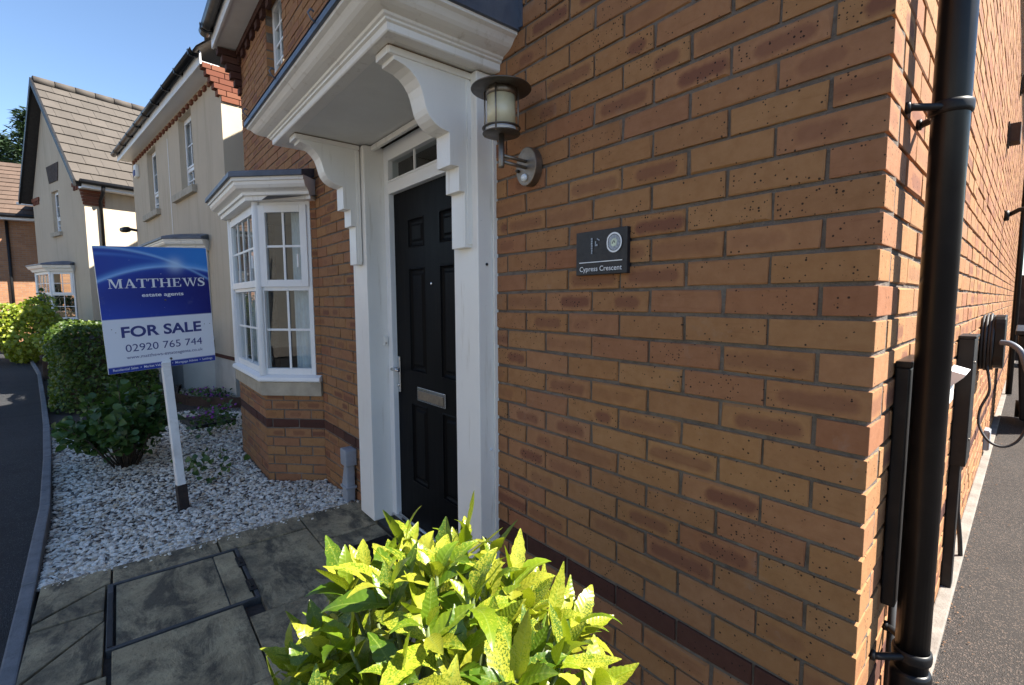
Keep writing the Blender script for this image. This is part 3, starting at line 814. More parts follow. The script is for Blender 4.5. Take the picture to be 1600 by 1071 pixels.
for x in np.arange(0.3, XL, 0.8):
    MB().sweep([(o + 0.0, z - 0.106) for o, z in [(0.258, 4.40), (0.262, 4.34), (0.29, 4.325), (0.317, 4.322), (0.35, 4.328), (0.378, 4.345), (0.383, 4.40), (0.376, 4.40), (0.37, 4.35), (0.317, 4.33), (0.27, 4.345), (0.264, 4.40)]], [(-x - 0.02, 0), (-x + 0.02, 0)]).build('gutter_bracket', 'black', gt)
dent = MB()
for i in range(27):
    s = 0.06 + i * 0.225
    dent.fbox(FW, s, s + 0.1025, 0.0, 0.032, 4.005, 4.07); dent.fbox(FW, s - 0.05, s + 0.16, 0.0, 0.045, 4.08, 4.143)
dent.build('dentil_course', 'brick_dark', front, kind='stuff')
for k in range(6):   # stepped corbel closing the eaves at the far end
    MB().fbox(FW, XL - 0.10, XL + 0.0, 0.0, 0.03 + 0.038 * k, 3.69 + 0.075 * k, 3.69 + 0.075 * k + 0.065).build('corbel_brick', 'brick_dark', front, bevel=0.003)

# ---- windows
def window(parent, fr, s0, s1, z0, z1, rec, nx, nz, transom=None, inner='dark_room', face=0.055, mat='upvc', curtain=None):
    m = MB(); d0, d1 = -rec - 0.06, -rec
    def ring(a, b, c, d, w_, e0, e1):
        m.fbox(fr, a, a + w_, e0, e1, c, d); m.fbox(fr, b - w_, b, e0, e1, c, d)
        m.fbox(fr, a + w_, b - w_, e0, e1, c, c + w_); m.fbox(fr, a + w_, b - w_, e0, e1, d - w_, d)
    ring(s0, s1, z0, z1, face, d0, d1)
    zs = [(z0 + face, z1 - face)]
    if transom:
        m.fbox(fr, s0 + face, s1 - face, d0, d1, transom - face / 2, transom + face / 2)
        zs = [(z0 + face, transom - face / 2), (transom + face / 2, z1 - face)]
        a, b = zs[1]; ring(s0 + face + .004, s1 - face - .004, a + .004, b - .004, 0.03, d1 - 0.01, d1 + 0.012)
    fo = m.build('window', mat, parent, bevel=0.004)
    for i, (a, b) in enumerate(zs):
        e = 0.034 if transom and i == 1 else 0.0
        g0, g1, h0, h1 = s0 + face + e, s1 - face - e, a + e, b - e
        MB().add([fr.p(g0, d1 - .026, h0), fr.p(g1, d1 - .026, h0), fr.p(g1, d1 - .026, h1), fr.p(g0, d1 - .026, h1)], [(0, 1, 2, 3)]).build('pane', 'glass', fo)
        kz = nz if not transom else max(2, nz // 2) if i == 1 else max(1, nz - nz // 2)
        for k in range(1, nx):
            x = g0 + (g1 - g0) * k / nx; MB().fbox(fr, x - .009, x + .009, d1 - .024, d1 - .012, h0, h1).build('glazing_bar', mat, fo)
        for k in range(1, kz):
            z = h0 + (h1 - h0) * k / kz; MB().fbox(fr, g0, g1, d1 - .0238, d1 - .0122, z - .009, z + .009).build('glazing_bar', mat, fo)
    bk = MB(); e = -rec - 0.32
    bk.add([fr.p(s0 - .1, e, z0 - .1), fr.p(s1 + .1, e, z0 - .1), fr.p(s1 + .1, e, z1 + .1), fr.p(s0 - .1, e, z1 + .1)], [(0, 1, 2, 3)])
    bk.build('room_backing', inner, fo)
    if curtain:
        a, b = curtain; cm = MB(); n = 26; vs = []
        for i in range(n + 1):
            x = a + (b - a) * i / n; dd = -rec - 0.16 + 0.018 * math.sin(i * 1.9) + 0.008 * math.sin(i * 0.7)
            vs += [fr.p(x, dd, z0), fr.p(x, dd, z1)]
        cm.add(vs, [(2 * i, 2 * i + 2, 2 * i + 3, 2 * i + 1) for i in range(n)], 0, True); cm.build('curtain', 'curtain', fo)
    return fo
window(house, FW, 4.275, 4.825, 3.385, 4.115, 0.062, 3, 4, None, curtain=(4.28, 4.5))


def bay(parent, fr, s0, cant, front_w, zb, zh, base_mat=None, zbase=None, lod=0, brickpier=0.05, stone=True):
    """canted bay: plan s0 .. s0+2*cant+front; returns plan corners"""
    P1 = fr.p(s0, 0, 0); P2 = fr.p(s0 + cant, cant, 0); P3 = fr.p(s0 + cant + front_w, cant, 0); P4 = fr.p(s0 + 2 * cant + front_w, 0, 0)
    path_ = [P4, P3, P2, P1] if (P2 - P1).cross(fr.n).z * 1 else None
    # outward must be on the right-hand side of the path direction
    seq = [P1, P2, P3, P4]
    d = (P3 - P2).normalized(); rn = Vector((d.y, -d.x, 0))
    if rn.dot(fr.n) < 0: seq = seq[::-1]
    pl = [(p.x, p.y) for p in seq]
    n12 = (fr.n - fr.u).normalized(); n34 = (fr.n + fr.u).normalized()
    faces = [(Fr(P1, P2 - P1, n12), (P2 - P1).length, brickpier, 0.0), (Fr(P2, P3 - P2, fr.n), front_w, 0.0, 0.0), (Fr(P3, P4 - P3, n34), (P4 - P3).length, 0.0, brickpier)]
    if base_mat:
        b = MB()
        for f, L, _, _ in faces: b.fbox(f, 0, L, -0.06, 0, -0.1, zb - 0.11)
        b.build('bay_base_wall', base_mat, parent)
    root = MB().sweep([(-0.05, zb + .002), (0.045, zb + .002), (0.05, zb + 0.012), (0.045, zb + 0.035), (0.01, zb + 0.052), (-0.05, zb + 0.052)], pl).build('bay_window', 'upvc', parent)
    if stone:
        MB().sweep([(-0.06, zb - 0.115), (0.022, zb - 0.115), (0.026, zb - 0.11), (0.028, zb - 0.008), (0.022, zb), (-0.06, zb)], pl).build('stone_sill', 'stone', root)
    fm = MB(); gl = []; bars = []
    fw = 0.036
    zt = zb + 0.70 * (zh - zb) / 1.385 + 0.03
    for f, L, e0, e1 in faces:
        a, b = e0, L - e1
        fm.fbox(f, a, a + fw, -0.06, 0.0, zb + .052, zh); fm.fbox(f, b - fw, b, -0.06, 0.0, zb + .052, zh)
        for z, hh in ((zb + .052, fw + .015), (zt - .02, 0.04), (zh - fw, fw)): fm.fbox(f, a + fw, b - fw, -0.06, 0.0, z, z + hh)
        # opening sash above the transom
        x0, x1, y0, y1 = a + fw - .012, b - fw + .012, zt + .01, zh - fw + .01
        sw = 0.055
        for q in ((x0, x0 + sw, y0, y1), (x1 - sw, x1, y0, y1)): fm.fbox(f, q[0], q[1], -.02, .016, q[2], q[3])
        for q in ((y0, y0 + sw), (y1 - sw, y1)): fm.fbox(f, x0 + sw, x1 - sw, -.02, .016, q[0], q[1])
        nx = 2 if L < 0.7 else 4
        for (g0, g1, h0, h1, dd) in ((x0 + sw, x1 - sw, y0 + sw, y1 - sw, -.005), (a + fw, b - fw, zb + .052 + fw + .015, zt - .02, -.028)):
            gl.append((f, g0, g1, h0, h1, dd))
            for k in range(1, nx): bars.append((f, g0 + (g1 - g0) * k / nx - .0085, g0 + (g1 - g0) * k / nx + .0085, h0, h1, dd + .0015, dd + .0085))
            bars.append((f, g0, g1, (h0 + h1) / 2 - .0085, (h0 + h1) / 2 + .0085, dd + .0018, dd + .0082))
    for P in (P2, P3): fm.lathe([(0.0, zb + .05), (0.030, zb + .05), (0.030, zh), (0, zh)], (P.x, P.y, 0), 10)
    fm.build('window_frame', 'upvc', root, bevel=0.003)
    for f, a, b, c, d_, dd in gl: MB().add([f.p(a, dd, c), f.p(b, dd, c), f.p(b, dd, d_), f.p(a, dd, d_)], [(0, 1, 2, 3)]).build('pane', 'glass', root)
    for f, a, b, c, d_, e0, e1 in bars: MB().fbox(f, a, b, e0, e1, c, d_).build('glazing_bar', 'upvc', root)
    for f, L, e0, e1 in faces[:2]:
        if lod: continue
        MB().box(f.p(e0 + 0.098, 0.022, zt + 0.21), (0.012, 0.012, 0.10), 0, Matrix((tuple(f.u), tuple(f.n), (0, 0, 1))).transposed()).build('casement_handle', 'upvc', root)
    z = zh
    MB().sweep([(-0.06, z), (0.075, z), (0.078, z + .030), (0.095, z + .034), (0.098, z + .055), (0.112, z + .066), (0.138, z + .078), (0.152, z + .10), (0.156, z + .122), (0.168, z + .126), (0.168, z + .158), (-0.06, z + .158)], pl).build('cornice', 'paint', root)
    fl = MB().sweep([(0.05, z + .160), (0.186, z + .150), (0.190, z + .152), (0.188, z + .186), (0.17, z + .196), (0.05, z + .23), (-0.10, z + .262), (-0.345 if cant > .3 else -.2, z + .30)], pl)
    fl.build('lead_roof', 'lead', root, bevel=0.0)
    return P1, P2, P3, P4
bay(house, FW, BAYR, 0.346, 1.054, 0.737, 2.140)
# the room seen through the bay
rm = MB()
for q in ([(-5.9, 2.6, 0), (-2.8, 2.6, 0), (-2.8, 2.6, 2.4), (-5.9, 2.6, 2.4)], [(-2.8, .12, 0), (-2.8, 2.6, 0), (-2.8, 2.6, 2.4), (-2.8, .12, 2.4)], [(-5.9, .12, 0), (-5.9, 2.6, 0), (-5.9, 2.6, 2.4), (-5.9, .12, 2.4)],
          [(-5.9, .12, .02), (-2.8, .12, .02), (-2.8, 2.6, .02), (-5.9, 2.6, .02)], [(-5.3, -.33, 2.14), (-3.6, -.33, 2.14), (-2.8, 2.6, 2.42), (-5.9, 2.6, 2.42)]):
    rm.add(q, [(0, 1, 2, 3)])
rm.build('front_room', 'dark_room', house)
def curtain(fr, a, b, d, z0, z1, mat, nw):
    cm = MB(); n = nw * 4; vs = []
    for i in range(n + 1):
        x = a + (b - a) * i / n; dd = d + 0.022 * math.sin(i * 1.57) + 0.008 * math.sin(i * 0.6)
        vs += [fr.p(x, dd, z0), fr.p(x, dd + .004, (z0 + z1) / 2), fr.p(x, dd, z1)]
    cm.add(vs, [(3 * i + k, 3 * i + 3 + k, 3 * i + 4 + k, 3 * i + 1 + k) for i in range(n) for k in (0, 1)], 0, True)
    return cm.build('curtain', mat, house)
curtain(FC, 0.0, 0.27, -0.12, 0.78, 2.12, 'curtain', 8)
curtain(FF, 0.45, 0.98, -0.14, 0.78, 2.12, 'curtain', 9)

# ---- porch canopy with brackets, pilasters and cornice
porch = MB()
CX0, CX1, CY, CZ = -2.80, -1.27, -0.475, 2.272
porch.box(((CX0 + CX1) / 2, (CY + 0.05) / 2, CZ + 0.012), (CX1 - CX0 - 0.05, -CY + 0.05 - 0.03, 0.016))
po = porch.build('porch_canopy', 'soffit', house)
cp = [(-0.055, CZ + 0.003), (-0.004, CZ), (0.0, CZ + .004), (0.001, CZ + .026), (0.010, CZ + .030), (0.012, CZ + .036), (0.020, CZ + .040), (0.024, CZ + .047), (0.036, CZ + .050), (0.052, CZ + .055), (0.067, CZ + .062), (0.078, CZ + .071), (0.086, CZ + .080),
      (0.093, CZ + .087), (0.104, CZ + .092), (0.108, CZ + .094), (0.110, CZ + .112), (-0.055, CZ + .112)]
cpath = [(CX0, 0.0), (CX0, CY), (CX1, CY), (CX1, 0.0)]
corn = MB().sweep(cp, cpath); corn.build('cornice', 'paint', po)
for x in (CX1 + .06, ):
    pass
lead = MB(); zc = CZ + 0.112
lead.sweep([(-0.05, zc + .004), (0.116, zc - .008), (0.121, zc - .006), (0.119, zc + .020), (0.108, zc + .026), (-0.05, zc + .040)], cpath)
lo, hi = zc + .028, zc + .13
lead.add([(CX0 - .12, CY - .12, lo), (CX1 + .12, CY - .12, lo), (CX1 + .12, 0.0, hi), (CX0 - .12, 0.0, hi), (CX1 + .12, 0.0, lo - .02), (CX0 - .12, 0, lo - .02)], [(0, 1, 2, 3), (1, 4, 2), (0, 3, 5)])
lead.fbox(FW, -CX1 - .14, -CX0 + .14, 0.0, 0.006, zc, zc + .26)
lead.build('lead_roof', 'lead', po)
for k, x in enumerate((-2.80, -2.20, -1.62)):   # lead clips hooked over the front edge
    hk = [Vector((x, CY - .115, zc + .015)), Vector((x, CY - .135, zc + .028)), Vector((x, CY - .145, zc + .045)), Vector((x, CY - .135, zc + .060)), Vector((x, CY - .122, zc + .056))]
    MB().tube(hk, 0.0035, 6).build('lead_clip', 'lead', po)
BR = [(-.085, 2.262), (-.085, 1.588), (-.118, 1.588), (-.117, 1.807), (-.144, 1.808), (-.143, 1.903), (-.184, 1.902), (-.184, 2.026), (-.205, 2.029), (-.226, 2.034), (-.246, 2.044), (-.264, 2.058), (-.278, 2.076), (-.286, 2.095), (-.292, 2.118), (-.298, 2.140),
      (-.308, 2.166), (-.325, 2.190), (-.345, 2.208), (-.368, 2.220), (-.395, 2.227), (-.412, 2.230), (-.412, 2.243), (-.436, 2.244), (-.436, 2.271)]
for x0 in (-1.455, -2.602):
    b = MB(); b.prism([Vector((x0, y, z)) for y, z in BR], (0.100, 0, 0))
    br = b.build('bracket', 'paint', po, bevel=0.002)
    MB().fbox(Fr((x0, 0, 0), (0, -1, 0), (1, 0, 0)), 0.082, 0.432, -0.006, 0.1065, 2.2455, 2.2705).build('bracket_cap', 'paint', po, bevel=0.003)
    MB().fbox(Fr((x0, 0, 0), (0, -1, 0), (1, 0, 0)), 0.083, 0.106, 0.088, 0.1045, 1.60, 2.24).build('bracket_moulding', 'paint', po, bevel=0.002)
for (a, b, yf, yb) in ((-1.49, -1.310, -0.086, 0.09), (-2.662, -2.455, -0.076, 0.09)):
    pm = MB(); pm.box(((a + b) / 2, (yf + yb) / 2, 1.145), (b - a, yb - yf, 2.248)); pm.build('pilaster', 'paint', po, bevel=0.004)
for x0 in (-1.355, -2.502):   # dirty sealant line between bracket and pilaster
    MB().box((x0 + .0015, -0.0855, 1.93), (0.004, 0.004, 0.66)).build('sealant_line', 'dirt', po)
    MB().box((x0 - .04, -0.26, 2.2725), (0.09, 0.35, 0.003)).build('sealant_line', 'dirt', po)
MB().box((-1.303, -0.004, 1.145), (0.010, 0.02, 2.24)).build('sealant_bead', 'paint', po)
MB().box((-1.97, -0.02, CZ - .016), (0.965, 0.022, 0.028)).build('soffit_moulding', 'paint', po, bevel=0.004)
MB().lathe([(0, 0), (.006, 0), (.006, .003), (0, .004)], (-1.3085, -.045, 1.52), 10, 0, (1, 0, 0)).build('screw_cap', 'black', po)
MB().lathe([(0, 0), (.007, 0), (.006, .004), (0, .006)], (-1.3085, -.03, 0.74), 10, 0, (1, 0, 0)).build('screw_cap', 'upvc', po)

# ---- front door
DF = Fr((0, 0.045, 0), (-1, 0, 0), (0, -1, 0))
fr_ = MB()
fr_.fbox(DF, 1.49, 1.535, -0.07, 0, 0.03, 2.27); fr_.fbox(DF, 2.398, 2.455, -0.07, 0, 0.03, 2.27)
fr_.fbox(DF, 1.535, 2.398, -0.07, 0, 1.995, 2.062); fr_.fbox(DF, 1.535, 2.398, -0.07, 0, 2.186, 2.27)
fr_.fbox(DF, 1.535, 2.398, -0.012, 0.006, 2.058, 2.070)
dfo = fr_.build('door_frame', 'upvc', house, bevel=0.004)
MB().add([DF.p(1.53, -.03, 2.06), DF.p(2.40, -.03, 2.06), DF.p(2.40, -.03, 2.19), DF.p(1.53, -.03, 2.19)], [(0, 1, 2, 3)]).build('fanlight_pane', 'glass', dfo)
for s in (1.82, 2.11): MB().fbox(DF, s - .006, s + .006, -.028, -.018, 2.062, 2.186).build('glazing_bar', 'upvc', dfo)
hb = MB(); hq = [(-2.62, .12), (-1.36, .12), (-1.36, 1.9), (-2.62, 1.9)]
hb.add([(x, y, z) for z in (0.0, 2.5) for x, y in hq], [(0, 1, 2, 3), (4, 5, 6, 7), (1, 2, 6, 5), (2, 3, 7, 6), (3, 0, 4, 7)]); hb.build('hallway', 'dim_hall', house)
door = MB(); PAN = [(s0, s1, z0, z1) for (s0, s1) in ((1.70, 1.885), (2.042, 2.228)) for (z0, z1) in ((0.305, 0.782), (0.965, 1.558), (1.668, 1.832))]
DD = Fr((0, 0.078, 0), (-1, 0, 0), (0, -1, 0))
wallmesh(door, DD, 1.535, 2.398, 0.055, 1.995, 0.0, -0.044, PAN)
dr = door.build('door', 'door', house)
for (a, b, c, d) in PAN:   # each panel: sunk moulding and a raised field
    q = MB(); st = [(0.0, 0.0), (0.008, 0.004), (0.012, -0.006), (0.022, -0.011), (0.034, -0.011), (0.046, -0.003), (0.05, -0.003)]
    vs = []
    for i, dep in st: vs += [DD.p(a + i, dep, c + i), DD.p(b - i, dep, c + i), DD.p(b - i, dep, d - i), DD.p(a + i, dep, d - i)]
    fs = [(4 * k + i, 4 * k + (i + 1) % 4, 4 * k + 4 + (i + 1) % 4, 4 * k + 4 + i) for k in range(len(st) - 1) for i in range(4)] + [tuple(range(len(vs) - 4, len(vs)))]
    q.add(vs, fs).build('door_panel', 'door', dr)
lb = MB(); lb.fbox(DD, 1.838, 2.140, 0.0, 0.010, 0.808, 0.886); lt = lb.build('letterbox', 'chrome', dr, bevel=0.003)
MB().fbox(DD, 1.852, 2.126, 0.010, 0.015, 0.818, 0.868).build('letterbox_flap', 'steel', dr, bevel=0.003)
MB().lathe([(0, 0), (.009, 0), (.008, .005), (.005, .006), (0, .005)], DD.p(1.970, 0, 1.463), 14, 0, (0, -1, 0)).build('spyhole', 'chrome', dr)
hd = MB(); hd.fbox(DD, 2.352, 2.384, 0.0, 0.010, 0.824, 1.04); hdl = hd.build('handle', 'chrome', dr, bevel=0.004)
lv = MB(); lv.tube([DD.p(2.368, .005, .965), DD.p(2.368, .045, .967), DD.p(2.360, .058, .968), DD.p(2.30, .062, .970), DD.p(2.262, .060, .968)], [.010, .009, .0095, .009, .007], 10)
lv.lathe([(0, 0), (.011, 0), (.011, .006), (0, .007)], DD.p(2.368, .009, .865), 14, 0, (0, -1, 0)).build('lever', 'chrome', dr)
th = MB(); th.fbox(DD, 1.50, 2.44, -0.03, 0.045, 0.026, 0.050); th.fbox(DD, 1.50, 2.44, 0.0, 0.018, 0.050, 0.060); th.build('threshold', 'chrome', house, bevel=0.002)
MB().box((-1.97, -0.005, 0.008), (0.955, 0.115, 0.034)).build('doorstep', 'step', house, bevel=0.003)
bell = empty('doorbell', (-2.452, 0.03, 1.13), 'small cream doorbell push beside the black front door', 'doorbell')
MB().box((-2.450, 0.028, 1.131), (0.014, 0.024, 0.056)).build('bell_case', 'paint', bell, bevel=0.003)
MB().lathe([(0, 0), (.007, 0), (.006, .003), (0, .004)], (-2.443, .028, 1.118), 12, 0, (1, 0, 0)).build('bell_button', 'blind', bell)
mat_ = MB().box((-1.89, -0.205, 0.012), (0.72, 0.235, 0.018)); mo = mat_.build('doormat', 'doormat', bevel=0.004, label='dark brown doormat lying in front of the door step', cat='doormat')

# ---- downpipe on the side wall
dp = MB(); pc = Vector((0.0527, 0.246, 0)); rp = 0.034
dp.lathe([(0, -.01), (rp, -.01), (rp, 4.2), (0, 4.2)], pc, 28)
dpo = dp.build('downpipe', 'black_gloss', house)
ps = (pc - SW.O).dot(SW.u); pn = (pc - SW.O).dot(SW.n)
def clip(z, zz=0.0):
    m = MB(); m.lathe([(rp + .001, z - .014), (rp + .005, z - .012), (rp + .006, z - .006), (rp + .006, z + .006), (rp + .005, z + .012), (rp + .001, z + .014)], pc, 28)
    for sg in (-1, 1):
        m.tube([SW.p(ps + sg * 0.078, 0.002, z - .002), SW.p(ps + sg * 0.076, 0.012, z), SW.p(ps + sg * .030, pn - .012, z), SW.p(ps + sg * 0.02, pn, z)], 0.0085, 8)
        m.lathe([(0, 0), (.013, 0), (.013, .008), (.008, .010), (0, .010)], SW.p(ps + sg * 0.078, 0.0, z), 12, 0, SW.n)
    m.build('pipe_clip', 'black', dpo)
for z in (0.50, 1.795, 3.3): clip(z)
co = MB().lathe([(rp, .20), (rp + .007, .203), (rp + .008, .24), (rp + .008, .452), (rp + .005, .460), (rp, .462)], pc, 28)
co.build('pipe_socket', 'black_gloss', dpo)

# concrete strip along the foot of the side wall
MB().fbox(SW, -0.02, 14.0, 0.0, 0.052, -0.15, 0.0).build('wall_footing', 'concrete', house, bevel=0.006)

# ------------------------------------------------------------------ things fixed to the side wall
bx = empty('cable_box', SW.p(0.3, 0, 0.9), 'slim tall black cable cover behind the downpipe', 'cable cover')
MB().fbox(SW, 0.235, 0.43, 0.001, 0.030, 0.60, 1.205).build('cover', 'black', bx, bevel=0.004)
MB().fbox(SW, 0.230, 0.435, 0.001, 0.033, 1.206, 1.222).build('cap', 'black_gloss', bx, bevel=0.003)
MB().tube([SW.p(0.33, 0.014, 0.60), SW.p(0.33, 0.014, 0.30), SW.p(0.34, 0.014, 0.0)], 0.009, 8).build('cable', 'rubber', bx)
fb = empty('meter_flap', SW.p(1.45, 0, 1.05), 'white hinged meter cover standing ajar beside the downpipe', 'meter cover')
q = MB(); q.prism([SW.p(1.36, 0.0, 1.00), SW.p(1.36, 0.004, 1.085), SW.p(1.36, 0.058, 1.070), SW.p(1.36, 0.052, 1.058)], SW.u * 0.22); q.build('flap', 'white_gloss', fb, bevel=0.002)
MB().fbox(SW, 1.35, 1.60, 0.0, 0.008, 0.93, 1.00).build('frame', 'white_gloss', fb, bevel=0.002)
tb = empty('electric_box', SW.p(1.8, 0, 0.9), 'tall narrow black electric box with trunking down to the ground', 'electric box')
MB().fbox(SW, 1.74, 1.95, 0.0, 0.056, 0.60, 1.19).build('body', 'black', tb, bevel=0.004)
MB().fbox(SW, 1.735, 1.955, 0.0, 0.060, 1.191, 1.203).build('lid', 'black', tb, bevel=0.003)
MB().fbox(SW, 1.76, 1.84, 0.0, 0.038, -0.01, 0.60).build('trunking', 'black', tb, bevel=0.004)
for z in (0.72, 1.08): MB().lathe([(0, 0), (.007, 0), (.005, .004), (0, .004)], SW.p(1.80, .056, z), 8, 0, SW.n).build('screw', 'steel', tb)
MB().tube([SW.p(1.93, .03, .62), SW.p(2.0, .02, .5), SW.p(2.08, .022, .28), SW.p(2.16, .035, .1), SW.p(2.2, .04, -.01)], .010, 8).build('cable', 'rubber', tb)
ch = empty('car_charger', SW.p(3.2, 0, 1.1), 'black car charging point with its cable coiled round it on the side wall', 'car charger')
b = MB()
b.prism([SW.p(3.08 + 0.17 + 0.15 * math.copysign(abs(math.cos(a)) ** .5, math.cos(a)), 0.066, 1.09 + 0.175 * math.copysign(abs(math.sin(a)) ** .5, math.sin(a))) for a in np.linspace(0, 2 * math.pi, 24, endpoint=False)], SW.n * 0.05)
b.build('body', 'black_gloss', ch, bevel=0.006)
MB().fbox(SW, 3.15, 3.35, 0.0, 0.066, 0.97, 1.20).build('bracket', 'black', ch)
for k, d in enumerate((0.012, 0.029, 0.046, 0.060)):
    MB().tube([SW.p(3.25 + (0.16 + .006 * (k % 2)) * math.cos(a), d, 1.08 + (0.175 + .006 * (k % 3)) * math.sin(a)) for a in np.linspace(0, 2 * math.pi, 28, endpoint=False)], 0.0085, 8, 0, False, True).build('cable_coil', 'rubber', ch)
def spline(pts, n=8):
    P = [Vector(p) for p in pts]; P = [P[0] * 2 - P[1]] + P + [P[-1] * 2 - P[-2]]; out = []
    for i in range(1, len(P) - 2):
        for k in range(n):
            t_ = k / n; a, b_, c, d = P[i - 1], P[i], P[i + 1], P[i + 2]
            out.append(0.5 * ((2 * b_) + (c - a) * t_ + (2 * a - 5 * b_ + 4 * c - d) * t_ ** 2 + (3 * b_ - a - 3 * c + d) * t_ ** 3))
    out.append(P[-2]); return out
MB().tube(spline([SW.p(3.1, .045, .94), SW.p(3.08, .062, .85), SW.p(3.06, .066, .77), SW.p(3.05, .033, .66), SW.p(3.03, .034, .56), SW.p(3.0, .08, .475), SW.p(3.0, .145, .447), SW.p(3.02, .205, .485), SW.p(3.04, .245, .58), SW.p(3.1, .30, .75)]), 0.0075, 8).build('hanging_cable', 'rubber', ch)
MB().tube(spline([SW.p(3.05, .10, 1.095), SW.p(3.03, .145, 1.09), SW.p(3.0, .19, 1.05), SW.p(3.0, .215, .97), SW.p(3.05, .24, .88)]), 0.017, 10).build('charging_lead', 'lead', ch)
sk = empty('outdoor_socket', SW.p(4.7, 0, 0.1), 'small grey outdoor box low on the side wall', 'socket box')
MB().fbox(SW, 4.6, 4.75, 0.0, 0.035, 0.04, 0.22).build('case', 'grey_plastic', sk, bevel=0.006)
MB().fbox(SW, 4.59, 4.76, 0.035, 0.042, 0.05, 0.21).build('cover', 'grey_plastic', sk, bevel=0.003)
for lab, s_, z_ in (('brown vent cowl on the side wall nearer the security light', 4.5, 2.66), ('brown vent cowl higher up at the far end of the side wall', 6.2, 3.55)):
    e = empty('vent_cowl', SW.p(s_, 0, z_), lab, 'vent', 'vent cowls on the side wall')
    MB().fbox(SW, s_, s_ + .16, 0.0, 0.075, z_ - .02, z_ + .13).build('hood', 'timber', e, bevel=0.006)
    MB().fbox(SW, s_ - .015, s_ + .175, 0.0, 0.01, z_ - .035, z_ + .145).build('flange', 'timber', e, bevel=0.003)
sec = empty('security_light', SW.p(5.1, 0, 2.14), 'black security light on an arm at the far end of the side wall', 'light')
MB().lathe([(0, 0), (.05, 0), (.045, .03), (0, .035)], SW.p(5.1, 0, 2.12), 16, 0, SW.n).build('base', 'black', sec)
MB().tube([SW.p(5.1, .02, 2.12), SW.p(5.08, .09, 2.16), SW.p(5.05, .2, 2.165)], .02, 10).build('arm', 'black', sec)
MB().box(SW.p(5.03, .27, 2.15), (.14, .10, .09), 0, Matrix.Rotation(A36, 3, 'Z')).build('lamp_head', 'black', sec, bevel=0.01)
MB().lathe([(0, 0), (.034, 0), (.034, 4.3), (0, 4.3)], SW.p(8.6, .07, 0), 16).build('downpipe', 'black_gloss', house)
bn = empty('wheelie_bin', SW.p(6.4, .45, 0), 'black wheelie bin standing at the far end of the driveway', 'bin')
bb = MB(); lo_ = [SW.p(6.2, .2, .06), SW.p(6.75, .2, .06), SW.p(6.75, .62, .06), SW.p(6.2, .62, .06)]; hi_ = [SW.p(6.12, .14, .98), SW.p(6.84, .14, .98), SW.p(6.84, .72, .98), SW.p(6.12, .72, .98)]
bb.add(lo_ + hi_, [(3, 2, 1, 0), (4, 5, 6, 7)] + [(i, (i + 1) % 4, 4 + (i + 1) % 4, 4 + i) for i in range(4)]); bb.build('body', 'black', bn, bevel=0.02)
MB().prism([SW.p(6.06, .12, .985), SW.p(6.90, .12, .985), SW.p(6.90, .12, 1.03), SW.p(6.50, .12, 1.075), SW.p(6.06, .12, 1.03)], SW.n * .62).build('lid', 'black', bn, bevel=0.01)
for d in (.16, .62): MB().lathe([(0, 0), (.10, 0), (.10, .05), (0, .05)], SW.p(6.75, d, .10), 18, 0, SW.n).build('wheel', 'rubber', bn)
pbg = MB()
for k in range(7):
    c = SW.p(6.1 - .05 + .05 * random.random(), .3 + .09 * (k % 3), .70 + .1 * (k // 3)); pbg.lathe([(0.0, -.07), (.05, -.05), (.07, 0), (.045, .05), (0, .07)], c, 8, 0, (random.random(), random.random(), 1))
pbg.build('refuse_bag', 'purple_bag', label='purple plastic refuse bag hanging against the black wheelie bin', cat='bag')
gate = empty('side_gate', SW.p(13.5, 1.2, 0), 'dark timber gate closing the far end of the driveway', 'gate')
GF = Fr(SW.p(13.5, .02, 0), SW.n, -SW.u)
for k in range(16): MB().fbox(GF, k * .15 + .003, k * .15 + .147, 0.0, .022, .05, 1.85 + .004 * (k % 3)).build('board', 'timber', gate, bevel=0.002)
for z in (.3, 1.6): MB().fbox(GF, 0, 2.4, -.04, 0.0, z, z + .1).build('rail', 'timber', gate)

# grey outlet in the corner by the porch
ol = empty('pipe_shoe', (-2.98, -0.05, 0.1), 'grey plastic waste outlet against the wall beside the porch', 'outlet')
MB().box((-2.945, -0.045, 0.30), (0.105, 0.080, 0.115)).build('hopper', 'grey_plastic', ol, bevel=0.010)
m = MB(); m.prism([Vector((-3.010, -0.075, 0.10)), Vector((-2.968, -0.072, 0.245)), Vector((-2.920, -0.072, 0.245)), Vector((-2.910, -0.075, 0.10)), Vector((-2.915, -0.075, -0.02)), Vector((-3.005, -0.075, -0.02))], (0, 0.06, 0)); m.build('spout', 'grey_plastic', ol, bevel=0.010)
MB().box((-2.960, -0.045, 0.085), (0.115, 0.078, 0.018)).build('collar', 'grey_plastic', ol, bevel=0.005)

# ------------------------------------------------------------------ wall lamp
lp = empty('wall_lamp', (-1.077, 0, 1.86), 'steel lantern wall lamp with a cream glass cylinder and flat round hat', 'wall lamp')
bpm = MB(); bpm.prism([Vector((-1.077 + 0.056 * math.cos(a), 0.0, 1.862 + 0.069 * math.sin(a))) for a in np.linspace(0, 2 * math.pi, 40, endpoint=False)], (0, -0.034, 0))
bp = bpm.build('back_plate', 'steel', lp, bevel=0.003)
for f in bp.data.polygons: f.use_smooth = False
lx, ly = -1.085, -0.140
pir = MB().lathe([(0, 0), (.0135, 0), (.0135, .004), (.012, .009), (.007, .013), (0, .0145)], (-1.082, -0.034, 1.822), 18, 0, (0, -1, 0)); pir.build('motion_sensor', 'pir', lp)
MB().lathe([(0, 0), (.006, 0), (.006, .010), (.003, .014), (0, .014)], (-1.118, -0.034, 1.852), 12, 0, (0, -1, 0)).build('screw', 'dark_steel', lp)
